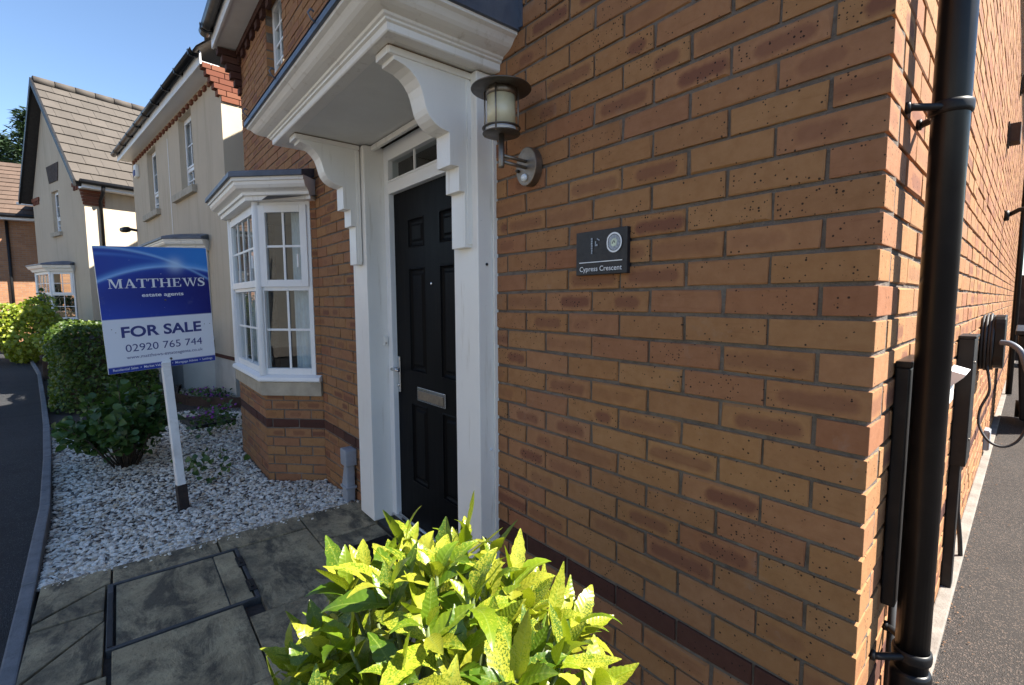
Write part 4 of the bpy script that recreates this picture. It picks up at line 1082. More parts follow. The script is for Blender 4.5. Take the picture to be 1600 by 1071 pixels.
for z in (1.885, 1.905 - .042): MB().tube([Vector((-1.077, -.02, z - .006)), Vector((lx, ly, z))], .0062, 10).build('arm', 'steel', lp)
MB().lathe([(0, 1.842), (.009, 1.842), (.0105, 1.846), (.0105, 1.958), (0, 1.958)], (lx, ly, 0), 18).build('stem', 'steel', lp)
MB().lathe([(.0, 1.955), (.066, 1.955), (.067, 1.957), (.066, 1.959), (.0, 1.960)], (lx, ly, 0), 36).build('lower_disc', 'dark_steel', lp)
MB().lathe([(.058, 1.973), (.0675, 1.973), (.0685, 1.975), (.0675, 1.977), (.058, 1.977), (.058, 1.973)], (lx, ly, 0), 36).build('ring', 'dark_steel', lp)
MB().lathe([(0, 1.960), (.050, 1.960), (.052, 1.963), (.052, 1.975), (0, 1.976)], (lx, ly, 0), 32).build('glass_holder', 'white_gloss', lp)
MB().lathe([(.0, 1.977), (.050, 1.977), (.050, 2.082), (.0, 2.082)], (lx, ly, 0), 36).build('glass_shade', 'glass_lamp', lp)
MB().lathe([(0, 2.082), (.053, 2.082), (.053, 2.107), (0, 2.107)], (lx, ly, 0), 32).build('glass_cap', 'steel', lp)
MB().lathe([(.0, 2.108), (.104, 2.105), (.1065, 2.107), (.105, 2.110), (.06, 2.120), (.0, 2.126)], (lx, ly, 0), 44).build('hat', 'dark_steel', lp)
for a in (0.6, 2.17, 3.74, 5.31): MB().tube([Vector((lx + .0615 * math.cos(a), ly + .0615 * math.sin(a), 1.952)), Vector((lx + .0615 * math.cos(a), ly + .0615 * math.sin(a), 2.109))], .0028, 8).build('rod', 'steel', lp)

# ------------------------------------------------------------------ text helpers
def text_mesh(txt, bold=0.0):
    c = bpy.data.curves.new('t', 'FONT'); c.body = txt; c.size = 1.0; c.offset = bold; c.resolution_u = 4
    o = bpy.data.objects.new('t', c); COL.objects.link(o)
    dg = bpy.context.evaluated_depsgraph_get(); me = bpy.data.meshes.new_from_object(o.evaluated_get(dg))
    bpy.data.objects.remove(o); bpy.data.curves.remove(c); return me
def text_on(name, txt, BM_, u0, u1, vb, cap, mat, parent, bold=0.0, d=-0.0015):
    """lettering lying on a board: local x right, z up, board face at y=0 looking to -y"""
    me = text_mesh(txt, bold) if isinstance(txt, str) else txt
    xs = [v_.co.x for v_ in me.vertices]; x0, x1 = min(xs), max(xs)
    capm = text_mesh('H'); ch_ = max(v_.co.y for v_ in capm.vertices); bpy.data.meshes.remove(capm)
    if not isinstance(txt, str): ch_ = 1.0
    for v_ in me.vertices:
        x, y = v_.co.x, v_.co.y
        v_.co = (u0 + (x - x0) / (x1 - x0) * (u1 - u0), d, vb + y / ch_ * cap)
    me.materials.clear(); me.materials.append(M[mat]); me.update()
    return put(name, me, parent, BM_)
def serif_word(word):
    Qs = []
    def quad(*p): Qs.append(list(p))
    def bar(x0, x1, y0, y1): quad((x0, y0), (x1, y0), (x1, y1), (x0, y1))
    x = 0.0; B = .055
    for ch_ in word:
        o = x
        def L(px): return o + px
        if ch_ == 'M':
            bar(L(.10), L(.17), 0, 1); bar(L(.86), L(1.06), 0, 1); quad((L(.10), 1), (L(.32), 1), (L(.66), .06), (L(.54), 0)); quad((L(.54), 0), (L(.62), 0), (L(.92), 1), (L(.84), 1))
            bar(L(0), L(.29), 0, B); bar(L(.76), L(1.16), 0, B); bar(L(0), L(.2), 1 - B, 1); bar(L(.95), L(1.16), 1 - B, 1); x += 1.26
        elif ch_ == 'A':
            quad((L(.10), 0), (L(.18), 0), (L(.49), 1), (L(.40), 1)); quad((L(.66), 0), (L(.90), 0), (L(.53), 1), (L(.38), 1)); bar(L(.23), L(.70), .30, .37)
            bar(L(0), L(.30), 0, B); bar(L(.56), L(1.0), 0, B); x += 1.02
        elif ch_ == 'T':
            bar(L(.34), L(.54), 0, 1); bar(L(0), L(.88), .93, 1); bar(L(.22), L(.66), 0, B); quad((L(0), 1), (L(0), .70), (L(.05), .70), (L(.09), .95)); quad((L(.88), 1), (L(.88), .70), (L(.83), .70), (L(.79), .95)); x += .94
        elif ch_ == 'H':
            bar(L(.10), L(.30), 0, 1); bar(L(.74), L(.94), 0, 1); bar(L(.3), L(.74), .47, .54)
            for q in (0, .64):
                bar(L(q), L(q + .40), 0, B); bar(L(q), L(q + .40), 1 - B, 1)
            x += 1.12
        elif ch_ == 'E':
            bar(L(.10), L(.30), 0, 1); bar(L(0), L(.74), .94, 1); bar(L(0), L(.78), 0, .06); bar(L(.3), L(.60), .47, .54); quad((L(.74), 1), (L(.74), .72), (L(.70), .72), (L(.64), .95)); quad((L(.78), 0), (L(.80), .30), (L(.75), .30), (L(.66), .05)); bar(L(.56), L(.61), .36, .65); x += .90
        elif ch_ == 'W':
            quad((L(.08), 1), (L(.30), 1), (L(.53), 0), (L(.44), 0)); quad((L(.44), 0), (L(.52), 0), (L(.78), .98), (L(.70), .98)); quad((L(.60), 1), (L(.83), 1), (L(1.06), 0), (L(.97), 0)); quad((L(.97), 0), (L(1.05), 0), (L(1.34), 1), (L(1.26), 1))
            bar(L(0), L(.40), 1 - B, 1); bar(L(.52), L(.93), 1 - B, 1); bar(L(1.14), L(1.44), 1 - B, 1); x += 1.42
        elif ch_ == 'S':
            pts = [(.62, .80), (.52, .93), (.34, .97), (.18, .90), (.13, .76), (.22, .62), (.38, .52), (.54, .42), (.62, .27), (.55, .11), (.36, .03), (.18, .07), (.08, .20)]
            wd = [.03, .035, .04, .07, .09, .11, .12, .11, .09, .07, .04, .035, .03]
            for i in range(len(pts) - 1):
                (a, b_), (c, d) = pts[i], pts[i + 1]; dx, dy = c - a, d - b_; l = math.hypot(dx, dy); nx_, ny_ = -dy / l, dx / l
                quad((L(a + nx_ * wd[i]), b_ + ny_ * wd[i]), (L(a - nx_ * wd[i]), b_ - ny_ * wd[i]), (L(c - nx_ * wd[i + 1]), d - ny_ * wd[i + 1]), (L(c + nx_ * wd[i + 1]), d + ny_ * wd[i + 1]))
            bar(L(.60), L(.65), .68, 1); bar(L(.04), L(.09), 0, .32); x += .78
    me = bpy.data.meshes.new('word'); vs = []; fs = []
    for k, q in enumerate(Qs):
        b_ = len(vs); vs += [(p[0], p[1], 0) for p in q]; fs.append(tuple(range(b_, b_ + len(q))))
    me.from_pydata(vs, [], fs); return me

# ------------------------------------------------------------------ house plaque
plq = empty('house_plaque', (-0.73, 0, 1.525), 'small dark slate house name plaque on the brick wall', 'plaque')
PM = Matrix.Translation((-0.838, -0.018, 1.4545))
MB().box((-0.733, -0.0055, 1.525), (0.21, 0.022, 0.141)).build('slate', 'slate', plq, bevel=0.002)
PW = lambda u: u
text_on('lettering', 'Cypress Crescent', PM, 0.019, 0.193, 0.0115, 0.0155, 'print_white', plq, 0.004)
qm = MB(); qm.box((0.1055, -0.0015, 0.0405), (0.177, 0.0004, 0.0028)); put('underline', qm.mesh('u', 'print_white'), plq, PM)
rg = MB()
cx_, cz_ = 0.1615, 0.0965
ov = lambda r, a: (cx_ + r * 1.0 * math.cos(a) + (.0015 if math.cos(a) < -.9 else 0), -0.0016, cz_ + r * 1.02 * math.sin(a))
n_ = 40; vs = [ov(.0305, 2 * math.pi * k / n_) for k in range(n_)] + [ov(.0252, 2 * math.pi * k / n_) for k in range(n_)]
rg.add(vs, [(k, (k + 1) % n_, n_ + (k + 1) % n_, n_ + k) for k in range(n_)]); put('emblem_ring', rg.mesh('r', 'print_white'), plq, PM)
rg = MB(); rg.add([ov(.0235, 2 * math.pi * k / n_) for k in range(n_)], [tuple(range(n_))]); put('emblem_field', rg.mesh('r', 'print_grey'), plq, PM @ Matrix.Translation((0, .0006, 0)))
rg = MB(); rg.add([(cx_ + a, -.0019, cz_ + b_) for a, b_ in ((-.012, -.008), (-.004, -.013), (.009, -.010), (.013, .003), (.008, .013), (-.004, .012), (-.013, .005))], [tuple(range(7))]); put('emblem_figure', rg.mesh('r', 'print_pale'), plq, PM)
rg = MB()
for a, b_ in ((-.004, 0), (.002, .002)): rg.box((cx_ + a, -.0023, cz_ + b_), (.0022, .0003, .010), 0, Matrix.Rotation(.5 * (1 if a < 0 else -1), 3, 'Y'))
put('emblem_mark', rg.mesh('r', 'slate'), plq, PM)
rg = MB()
for k in range(7): rg.box((0.071 + .0006 * (k % 2), -.0016, 0.070 + .0075 * k), (.0065 - .002 * (k < 2), .0004, .0062))
rg.box((0.090, -.0016, 0.094), (.011, .0004, .006)).box((0.087, -.0016, .101), (.004, .0004, .011)).box((0.098, -.0016, 0.111), (.013, .0004, .0035), 0, Matrix.Rotation(.5, 3, 'Y'))
put('worn_numerals', rg.mesh('r', 'print_grey'), plq, PM)

# ------------------------------------------------------------------ for sale sign
sg = empty('for_sale_sign', (-3.69, -0.945, -0.08), 'blue and white estate agent for sale board on a white post', 'sign')
SX, SY, SZ = Vector((-.179, .982, .056)), Vector((-.978, -.184, .096)), Vector((.104, -.037, .994))
SM = Matrix.Translation((-3.729, -1.004, 1.329)) @ Matrix((tuple(SX), tuple(SY), tuple(SZ))).transposed().to_4x4()
BW, BH = 0.62, 0.814
put('board', MB().box((0, 0.003, 0), (BW, 0.006, BH)).mesh('b', 'board', 0.001), sg, SM)
gx, gy = 84, 110
me = bpy.data.meshes.new('print'); vs = [(-BW / 2 + .002 + (BW - .004) * i / gx, -0.0006, BH / 2 - .001 - (BH - .002) * j / gy) for j in range(gy + 1) for i in range(gx + 1)]
fs = [(j * (gx + 1) + i, (j + 1) * (gx + 1) + i, (j + 1) * (gx + 1) + i + 1, j * (gx + 1) + i + 1) for j in range(gy) for i in range(gx)]
me.from_pydata(vs, [], fs); ca = me.color_attributes.new('print', 'FLOAT_COLOR', 'POINT')
def lin(c): return tuple((x / 255) ** 2.2 for x in c)
def lerp(a, b, t_): t_ = max(0, min(1, t_)); return tuple(x + (y - x) * t_ for x, y in zip(a, b))
def board_col(u, v_):
    if v_ > 0.948: return lin((38, 62, 150))
    if v_ > 0.572: return lin((222, 226, 236))
    c2 = 0.155 + 0.30 * (u - 0.62) ** 2
    c1 = 0.005 + 0.02 * u + 0.245 * u ** 2.1
    c3 = 0.055 + 0.02 * u + 0.20 * u ** 2.4
    deep, mid, top = lin((22, 30, 112)), lin((30, 66, 165)), lin((52, 130, 215))
    if v_ < min(c1, c2): c = lerp(lin((36, 88, 180)), top, u * 1.1)
    elif v_ < c2: c = lerp(lin((28, 62, 158)), lin((38, 96, 190)), u)
    else:
        d_ = v_ - c2
        c = lerp(mid, deep, min(1, d_ / .10) * (0.35 + .65 * u))
        c = lerp(c, lin((34, 72, 178)), max(0, (v_ - .40) / .17) * (1 - u) * .9)
    def glow(c, dist, w_, col, k): return lerp(c, col, k * math.exp(-(dist / w_) ** 2))
    c = glow(c, v_ - c1, .010, lin((150, 200, 250)), .75 * (1 if u < .8 else .8))
    c = glow(c, v_ - c3, .012, lin((90, 150, 230)), .45 * max(0, 1 - u * 1.2))
    c = glow(c, v_ - c2, .009, lin((170, 212, 255)), .75); c = glow(c, v_ - c2 + .012, .022, lin((110, 175, 245)), .5)
    c = glow(c, math.hypot((u - .68) * .8, v_ - .145), .055, lin((200, 225, 250)), .65)
    return c
for k, p in enumerate(vs):
    u, v_ = (p[0] + BW / 2) / BW, (BH / 2 - p[2]) / BH; ca.data[k].color = (*board_col(u, v_), 1)
t = NT('printed_board'); a_ = t.n('ShaderNodeAttribute', attribute_name='print').outputs['Color']; v = t.obj()
cc = t.mix(t.maprange(t.noise(v, 9, 6, 0.7), 0.6, 0.8, 0, 0.12), a_, (0.55, 0.52, 0.46))
cc = t.mix(t.math('GREATER_THAN', t.noise(v, 55, 2), 0.765), cc, (0.5, 0.5, 0.5))
me.materials.append(t.done(t.principled(cc, 0.38, 0, None, 0.5))); put('printed_face', me, sg, SM)
UV = lambda u: -BW / 2 + BW * u
VV = lambda v_: BH / 2 - BH * v_
T_ = lambda n, s_, u0, u1, v_, cap, mt, bold=0.0: text_on(n, s_, SM, UV(u0), UV(u1), VV(v_), cap, mt, sg, bold)
T_('lettering', serif_word('MATTHEWS'), .085, .955, .325, .0585, 'print_white')
T_('lettering', 'estate agents', .355, .735, .398, .0235, 'print_white', .018)
T_('lettering', 'FOR SALE', .145, .88, .715, .066, 'print_blue', .028)
T_('lettering', '02920 765 744', .165, .875, .835, .048, 'print_blue', 0)
T_('lettering', 'www.matthews-estateagents.co.uk', .165, .875, .893, .021, 'print_blue', 0)
T_('lettering', 'Residential Sales  \u2022  Market Valuations  \u2022  Mortgage Advice  \u2022  Lettings', .04, .965, .981, .0155, 'print_white', .006)
for (u, v_, r) in ((.555, .932, .0085), (.56, .432, .006)):
    put('fixing_bolt', MB().lathe([(0, 0), (r, 0), (r, .004), (r * .6, .006), (0, .006)], (UV(u), 0, VV(v_)), 12, 0, (0, -1, 0)).mesh('b', 'dark_steel'), sg, SM)
for (u, v_) in ((.10, .672), (.915, .66), (.97, .66), (.07, .645)):
    put('staple', MB().lathe([(0, 0), (.0032, 0), (.002, .0015), (0, .0015)], (UV(u), 0, VV(v_)), 8, 0, (0, -1, 0)).mesh('b', 'dark_steel'), sg, SM)
ptop = Vector((-3.764, -0.990, 0.955)); pbot = Vector((-3.672, -0.943, -0.16)); ax = (ptop - pbot).normalized()
sx = (SX - ax * SX.dot(ax)).normalized(); sy = ax.cross(sx)
RM = Matrix((tuple(sx), tuple(sy), tuple(ax))).transposed()
pl_ = (ptop - pbot).length
MB().box((ptop + pbot) / 2, (0.050, 0.050, pl_), 0, RM).build('post', 'post', sg, bevel=0.004)
MB().box(ptop - ax * (-.30) + SY * .035, (0.050, 0.030, 0.62), 0, RM).build('back_batten', 'post', sg, bevel=0.004)
MB().prism([ptop + SX * -.028 + SY * -.012, ptop + SX * .028 + SY * -.012, ptop + SX * .028 + SZ * .024 + SY * -.010, ptop + SX * -.012 + SZ * .020 + SY * -.010], SY * .01).build('torn_corner', 'print_white', sg)
MB().box(pbot + ax * 0.165, (0.060, 0.060, 0.20), 0, RM).build('post_sleeve', 'sleeve', sg, bevel=0.004)

# drain cover on the gravel
dc = empty('drain_cover', (-6.5, -0.45, -0.06), 'black plastic drain cover lying in the gravel by the bay', 'drain cover')
dq = [Vector((-6.72, -0.72, -.085)), Vector((-6.80, -0.33, -.085)), Vector((-6.24, -0.19, -.085)), Vector((-6.16, -0.64, -.085))]
MB().prism(dq, (0, 0, 0.045)).build('plate', 'black', dc, bevel=0.006)
for k in range(5):
    a, b_ = dq[0].lerp(dq[1], .15 + .17 * k), dq[3].lerp(dq[2], .15 + .17 * k)
    MB().tube([a.lerp(b_, .08) + Vector((0, 0, .046)), a.lerp(b_, .92) + Vector((0, 0, .046))], .010, 6).build('rib', 'black', dc)

# ------------------------------------------------------------------ cream rendered house next door
A2 = R_(7.4)
D2 = Vector((-math.cos(A2), -math.sin(A2), 0)); N2 = Vector((math.sin(A2), -math.cos(A2), 0)); W2 = Vector((-7.401, 0.056, 0)) + D2 * 0.13
F2 = Fr(W2, D2, N2); S2 = Fr(W2, -N2, -D2)
h2 = empty('rendered_house', W2 + D2 * 3 - N2 * 3, 'cream rendered house next door with red brick corbels at its eaves', 'house')
L2 = 6.35; ZE2 = 4.56
wm = MB(); O2 = [(1.47, 2.27, 3.22, 4.42), (4.0, 4.80, 3.18, 4.40), (1.0, 3.4, -0.1, 2.4)]
wallmesh(wm, F2, 0, L2, 0.56, ZE2, 0, -0.22, O2); wallmesh(wm, S2, 0.22, 8.0, 0.56, ZE2, 0, -0.22)
SL = Fr(W2 + D2 * L2, -N2, D2); wallmesh(wm, SL, 0.22, 8.0, 0.56, ZE2, 0, -0.22)
w2o = wm.build('wall', 'render', h2)
pm = MB(); pm.fbox(F2, -0.015, L2, -0.2, 0.014, -0.2, 0.53); pm.fbox(S2, -0.012, 8.0, -0.2, 0.015, -0.2, 0.53); pm.build('plinth', 'render_light', h2)
pm = MB(); pm.fbox(F2, -0.022, L2, -0.2, 0.028, 0.53, 0.575); pm.fbox(S2, -0.026, 8.0, -0.2, 0.022, 0.53, 0.575); pm.build('plinth_course', 'brick_dark', h2)
for (a, b_, c, d) in O2[:2]:
    window(h2, F2, a, b_, c, d, 0.09, 3, 4, c + .36, curtain=(a, a + .2))
    MB().fbox(F2, a - .10, b_ + .42, -.05, .07, c - .115, c).build('stone_sill', 'stone', h2, bevel=0.006)
MB().fbox(F2, 3.05, 3.065, -.01, .004, 0.6, 4.3).build('movement_joint', 'upvc', h2)
bay(h2, F2, 0.92, 0.36, 1.75, 0.78, 2.16, 'render_light', None, 1, 0.04)
MB().fbox(F2, -0.02, L2 + .1, 0.0, 0.215, ZE2 - .02, ZE2).build('soffit', 'upvc', h2)
MB().fbox(F2, -0.03, L2 + .15, 0.215, 0.235, ZE2 - .045, ZE2 + .115).build('fascia_board', 'upvc', h2, bevel=0.004)
gp = [(F2.p(L2 + .2, 0, 0).x, F2.p(L2 + .2, 0, 0).y), (F2.p(-.05, 0, 0).x, F2.p(-.05, 0, 0).y)]
gprof = [(0.235 + .055 + .055 * math.cos(a), ZE2 + .12 - .062 * math.sin(a)) for a in np.linspace(math.pi, 0, 10)] + [(0.235 + .055 + .048 * math.cos(a), ZE2 + .12 - .054 * math.sin(a)) for a in np.linspace(0, math.pi, 10)]
g2 = MB().sweep(gprof, gp, 0, True).build('gutter', 'black_gloss', h2)
for k in range(9):
    s_ = .05 + k * .76; a, b_ = F2.p(s_ + .025, 0, 0), F2.p(s_ - .025, 0, 0)
    MB().sweep([(.235, ZE2 + .12), (.236, ZE2 + .055), (.29, ZE2 + .045), (.345, ZE2 + .06), (.353, ZE2 + .125), (.33, ZE2 + .05), (.25, ZE2 + .07)], [(a.x, a.y), (b_.x, b_.y)]).build('gutter_bracket', 'black', g2)
for k in range(26):   # dentil bricks
    s_ = .12 + k * .235
    if s_ < L2 - .1: MB().fbox(F2, s_, s_ + .11, 0.0, .03, ZE2 - .135, ZE2 - .07).build('dentil_brick', 'brick_red', w2o)
for k in range(6):    # corbel at the corner: courses stepping out to carry the eaves
    e = 0.042 * k; z = ZE2 - .45 + .075 * k
    x = -min(.215, e); y = .40 - .03 * k
    cuts = [x, x + .11, x + .335, max(x + .36, y)] if k % 2 else [x, x + .225, max(x + .25, y)]
    for a, b_ in zip(cuts, cuts[1:]):
        MB().fbox(S2, a + .004, b_ - .004, -.10, .022 + .002 * (k % 2), z, z + .067).build('corbel_brick', 'brick_red', w2o, bevel=0.003)
rf = MB(); pz = math.tan(R_(42)); E0, E1 = F2.p(-.12, .30, ZE2 + .10), F2.p(L2 + .2, .30, ZE2 + .10)
rd = -N2 * 4.2 + Vector((0, 0, 4.2 * pz)); rd2 = -N2 * 8.6
rf.add([E0, E1, E1 + rd, E0 + rd, E0 + rd2, E1 + rd2], [(0, 1, 2, 3), (3, 2, 5, 4)]); rf.build('roof', 'tile', h2)
gb = MB(); gb.prism([S2.p(.2, -.02, ZE2), S2.p(4.1, -.02, ZE2 + 3.95 * pz), S2.p(8, -.02, ZE2)], S2.n * -.2); gb.build('gable_wall', 'render', h2)
MB().add([E0 + S2.n * .03 + Vector((0, 0, .02)), E0 + D2 * .22 + Vector((0, 0, .02)), E0 + D2 * .22 + rd * .09 + Vector((0, 0, .03)), E0 + S2.n * .03 + rd * .09 + Vector((0, 0, .03))], [(0, 1, 2, 3)]).build('verge_flashing', 'steel', h2)
al = empty('alarm_box', F2.p(5.7, 0, 4.2), 'small white and dark alarm box under the eaves of the cream house', 'alarm box')
MB().fbox(F2, 5.62, 5.84, 0.0, .07, 4.08, 4.34).build('case', 'white_gloss', al, bevel=0.02); MB().fbox(F2, 5.64, 5.82, .07, .085, 4.10, 4.22).build('cover', 'print_blue', al, bevel=0.008)
cm_ = empty('security_camera', F2.p(6.3, .1, 3.0), 'black security camera at the far corner of the cream house', 'camera')
MB().tube([F2.p(6.3, 0, 3.0), F2.p(6.32, .12, 3.02), F2.p(6.36, .18, 3.02)], .03, 8).build('arm', 'black', cm_)
MB().lathe([(0, 0), (.06, 0), (.065, .1), (.055, .22), (0, .22)], F2.p(6.30, .16, 3.01), 12, 0, D2 + N2 * .4).build('camera_body', 'black', cm_)
# low timber edging of its border, with soil and stones
e2 = [(-9.3, -0.35), (-8.75, -0.55), (-8.1, -0.62), (-7.75, -0.52), (-7.45, -0.32), (-7.2, -0.05), (-7.05, 0.2)]
te = MB(); te.sweep([(0, -.12), (.03, -.12), (.032, .06), (0, .06)], e2); teo = te.build('timber_edging', 'timber', bevel=0.004, label='low dark timber edging round the border of the cream house', cat='edging')
items = []
for _ in range(900):
    x = -9.4 + 2.3 * rng.random(); y = -.55 + 1.2 * rng.random(); 
    if y < -0.58 + max(0, x + 8.0) * .8: continue
    s_ = .012 + .016 * rng.random(); items.append((peb[_ % 6], Matrix.Translation((x, y, -.015 + .05 * rng.random())) @ Matrix.Rotation(rng.random() * 6, 4, 'Z') @ Matrix.Diagonal((s_ * 1.3, s_, s_ * .7, 1)), rng.random()))
join('border_stones', items, ['stone'], kind='stuff', label='brown stones covering the timber edged border', cat='stones')
grid_sheet('border_soil', [(-9.3, -.33), (-8.75, -.53), (-8.1, -.60), (-7.75, -.50), (-7.45, -.30), (-7.2, -.03), (-7.05, .3), (-9.3, .3)], 'soil', -.02)

# ------------------------------------------------------------------ gabled house beyond
T3 = R_(17.5); D3 = Vector((-math.sin(T3), math.cos(T3), 0)); U3 = Vector((-math.cos(T3), -math.sin(T3), 0)); P3 = Vector((-16.46, -1.73, 0))
G3 = Fr(P3, U3, -D3); S3 = Fr(P3, D3, -U3)
h3 = empty('gabled_house', P3 + U3 * 2.2 + D3 * 3, 'cream gabled house with a brown tiled roof further down the road', 'house')
W3, A3, ZA3, ZB3 = 4.35, 2.45, 7.45, 4.50
g = MB()
win3 = (1.95, 2.55, 3.36, 4.72)
wallmesh(g, G3, 0, W3, -.2, ZB3, 0, -.2, [win3, (1.25, 3.2, .2, 2.3)])
g.prism([G3.p(0.0, 0, ZB3), G3.p(W3, 0, ZB3), G3.p(A3, 0, ZA3 - .1)], D3 * .2)
wallmesh(g, S3, .2, 9, -.2, ZB3 + .05, 0, -.2)
w3o = g.build('wall', 'render', h3)
window(h3, G3, 1.95, 2.55, 3.36, 4.50, .08, 2, 4, 3.72)
MB().prism([G3.p(1.85, 0, 4.74), G3.p(2.62, 0, 4.74), G3.p(2.78, 0, 5.22), G3.p(1.72, 0, 5.22)], -D3 * .015).build('lintel', 'timber', h3)
MB().fbox(G3, 1.85, 2.65, -.02, .07, 3.24, 3.35).build('stone_sill', 'stone', h3)
bay(h3, G3, 1.1, .42, 1.25, .86, 2.22, 'render', None, 1, .04)
for s_ in (0.0, W3 - .75):
    for k in range(4): MB().fbox(G3, s_ + .10 + .15 * k, s_ + .19 + .15 * k, 0, .03, ZB3 - .20, ZB3 - .10).build('dentil_brick', 'brick_red', w3o)
    MB().fbox(G3, s_ + .06, s_ + .72, 0, .035, ZB3 - .095, ZB3).build('dentil_course', 'brick_red', w3o)
for k in range(8): MB().fbox(S3, -.03 - .012 * k, .42, 0, .03 + .012 * (k % 2), ZB3 - .62 + .078 * k, ZB3 - .62 + .078 * k + .066).build('corbel_brick', 'brick_red', w3o)
# roof: two slopes, tiles laid course by course
def slope(parent, E, along, up, L, Hh, rows_, cols, mat, name='roof_tile'):
    """E lower corner, along eave unit, up = slope unit"""
    nn = along.cross(up).normalized()
    if nn.z < 0: nn = -nn
    mt = MB(); th = .035; ch_ = Hh / rows_; cw = L / cols
    me = MB().box((cw / 2, ch_ * .53, 0), (cw - .004, ch_ * 1.10, .040)).mesh('roof_tile', mat, .004)
    mh = MB().box((cw / 4, ch_ * .53, 0), (cw / 2 - .004, ch_ * 1.10, .040)).mesh('roof_tile', mat, .004)
    its = []
    for r in range(rows_):
        for c in range(0, cols + (r % 2)):
            x = c * cw - (cw / 2 if r % 2 and c else 0)
            half = r % 2 and c in (0, cols)
            Rm = Matrix((tuple(along), tuple(up), tuple(nn))).transposed().to_4x4()
            its.append((mh if half else me, Matrix.Translation(E + along * x + up * (ch_ * r) + nn * (.018 + random.uniform(-.003, .003))) @ Rm @ Matrix.Rotation(-.085, 4, 'X')))
    return its
RS = []
ov = .22
el = G3.p(-.30, ov, ZB3 - .12); ap = G3.p(A3, ov, ZA3)
upv = (G3.p(A3, 0, ZA3) - G3.p(-.30, 0, ZB3 - .12)); Hs = upv.length; upv.normalize()
er = G3.p(W3 + .22, ov, ZB3 - .02); upr = (ap - er); 
r3 = MB(); far = D3 * 9.2
r3.prism([el, ap, ap - Vector((0, 0, .10)), el - Vector((0, 0, .10)) + U3 * .05], far); r3.prism([er, er - Vector((0, 0, .1)), ap - Vector((0, 0, .10)), ap], far)
r3o = r3.build('roof', 'roof_under', h3)
tl = slope(h3, el, D3, upv, 9.0, Hs, 11, 24, 'tile')
tl.sort(key=lambda it: it[1].translation.dot(D3)); near, rest = tl[:260], tl[260:]
for me_, mx in near: put('roof_tile', me_, r3o, mx)
join('far_roof_tiles', [(a, b_, random.random()) for a, b_ in rest] + [(a, b_, random.random()) for a, b_ in slope(h3, er, D3, upr.normalized(), 9.0, upr.length, 10, 20, 'tile')], ['tile'], r3o, kind='stuff')
vg = MB(); 
for a, b_ in ((el, ap), (er, ap)):
    dv = (b_ - a); vg.prism([a + Vector((0, 0, .05)), a - Vector((0, 0, .12)), b_ - Vector((0, 0, .12)), b_ + Vector((0, 0, .08))], -D3 * .05)
vg.build('verge', 'black', h3)
for k in range(20): MB().tube([ap + D3 * (.45 * k + .01) + Vector((0, 0, .03)), ap + D3 * (.45 * k + .44) + Vector((0, 0, .03))], .11, 10).build('ridge_tile', 'tile', r3o)
g3 = S3
MB().fbox(S3, -.1, 9, 0.05, .30, ZB3 - .24, ZB3 - .12).build('fascia_board', 'upvc', h3)
MB().tube([S3.p(-.15, .36, ZB3 - .10), S3.p(9, .36, ZB3 - .10)], .06, 8).build('gutter', 'black', h3)
MB().tube([S3.p(.32, .34, ZB3 - .12), S3.p(.32, .30, ZB3 - .3), S3.p(.32, .07, ZB3 - .5), S3.p(.32, .06, 0)], .04, 8).build('downpipe', 'black', h3)

# ------------------------------------------------------------------ orange brick house at the bend
h4 = empty('corner_house', (-27, -3, 0), 'orange brick house with a brown red tiled roof at the road bend', 'house')
F4 = Fr((-25.0, -7.0, 0), (0.10, 1, 0), (1, -0.10, 0))
w4 = MB(); w4.fbox(F4, 0, 9, -6, 0, -.3, 4.55)
o = w4.build('wall', 'farbrick', h4); ul = o.data.uv_layers.new(name='UVMap')
for lp_ in o.data.loops:
    c = o.data.vertices[lp_.vertex_index].co; ul.data[lp_.index].uv = (c.y + c.x, c.z)
E4 = F4.p(-.2, .35, 4.50); u4 = (F4.n * -3.0 + Vector((0, 0, 2.35))); 
r4 = MB(); r4.prism([E4, E4 + u4, E4 + u4 + F4.n * -3.4 + Vector((0, 0, -2.4)), E4 + Vector((0, 0, -.1))], F4.u * 9.4); r4o = r4.build('roof', 'roof_under', h4)
join('roof_tiles', [(a, b_, random.random()) for a, b_ in slope(h4, E4, F4.u, u4.normalized(), 9.4, u4.length, 12, 26, 'tile_red')], ['tile_red'], r4o, kind='stuff')
MB().fbox(F4, -.2, 9.2, .0, .34, 4.30, 4.44).build('fascia_board', 'upvc', h4); MB().tube([F4.p(-.2, .4, 4.44), F4.p(9.2, .4, 4.44)], .06, 8).build('gutter', 'black', h4)
MB().tube([F4.p(2.9, .06, 0), F4.p(2.9, .06, 4.3)], .045, 8).build('downpipe', 'black', h4)
pr4 = MB(); pr4.prism([F4.p(3.5, 0, 5.05), F4.p(3.5, 1.5, 4.75), F4.p(3.5, 1.5, 4.68), F4.p(3.5, 0, 4.98)], F4.u * 1.6); pr4.build('porch_roof', 'lead', h4)

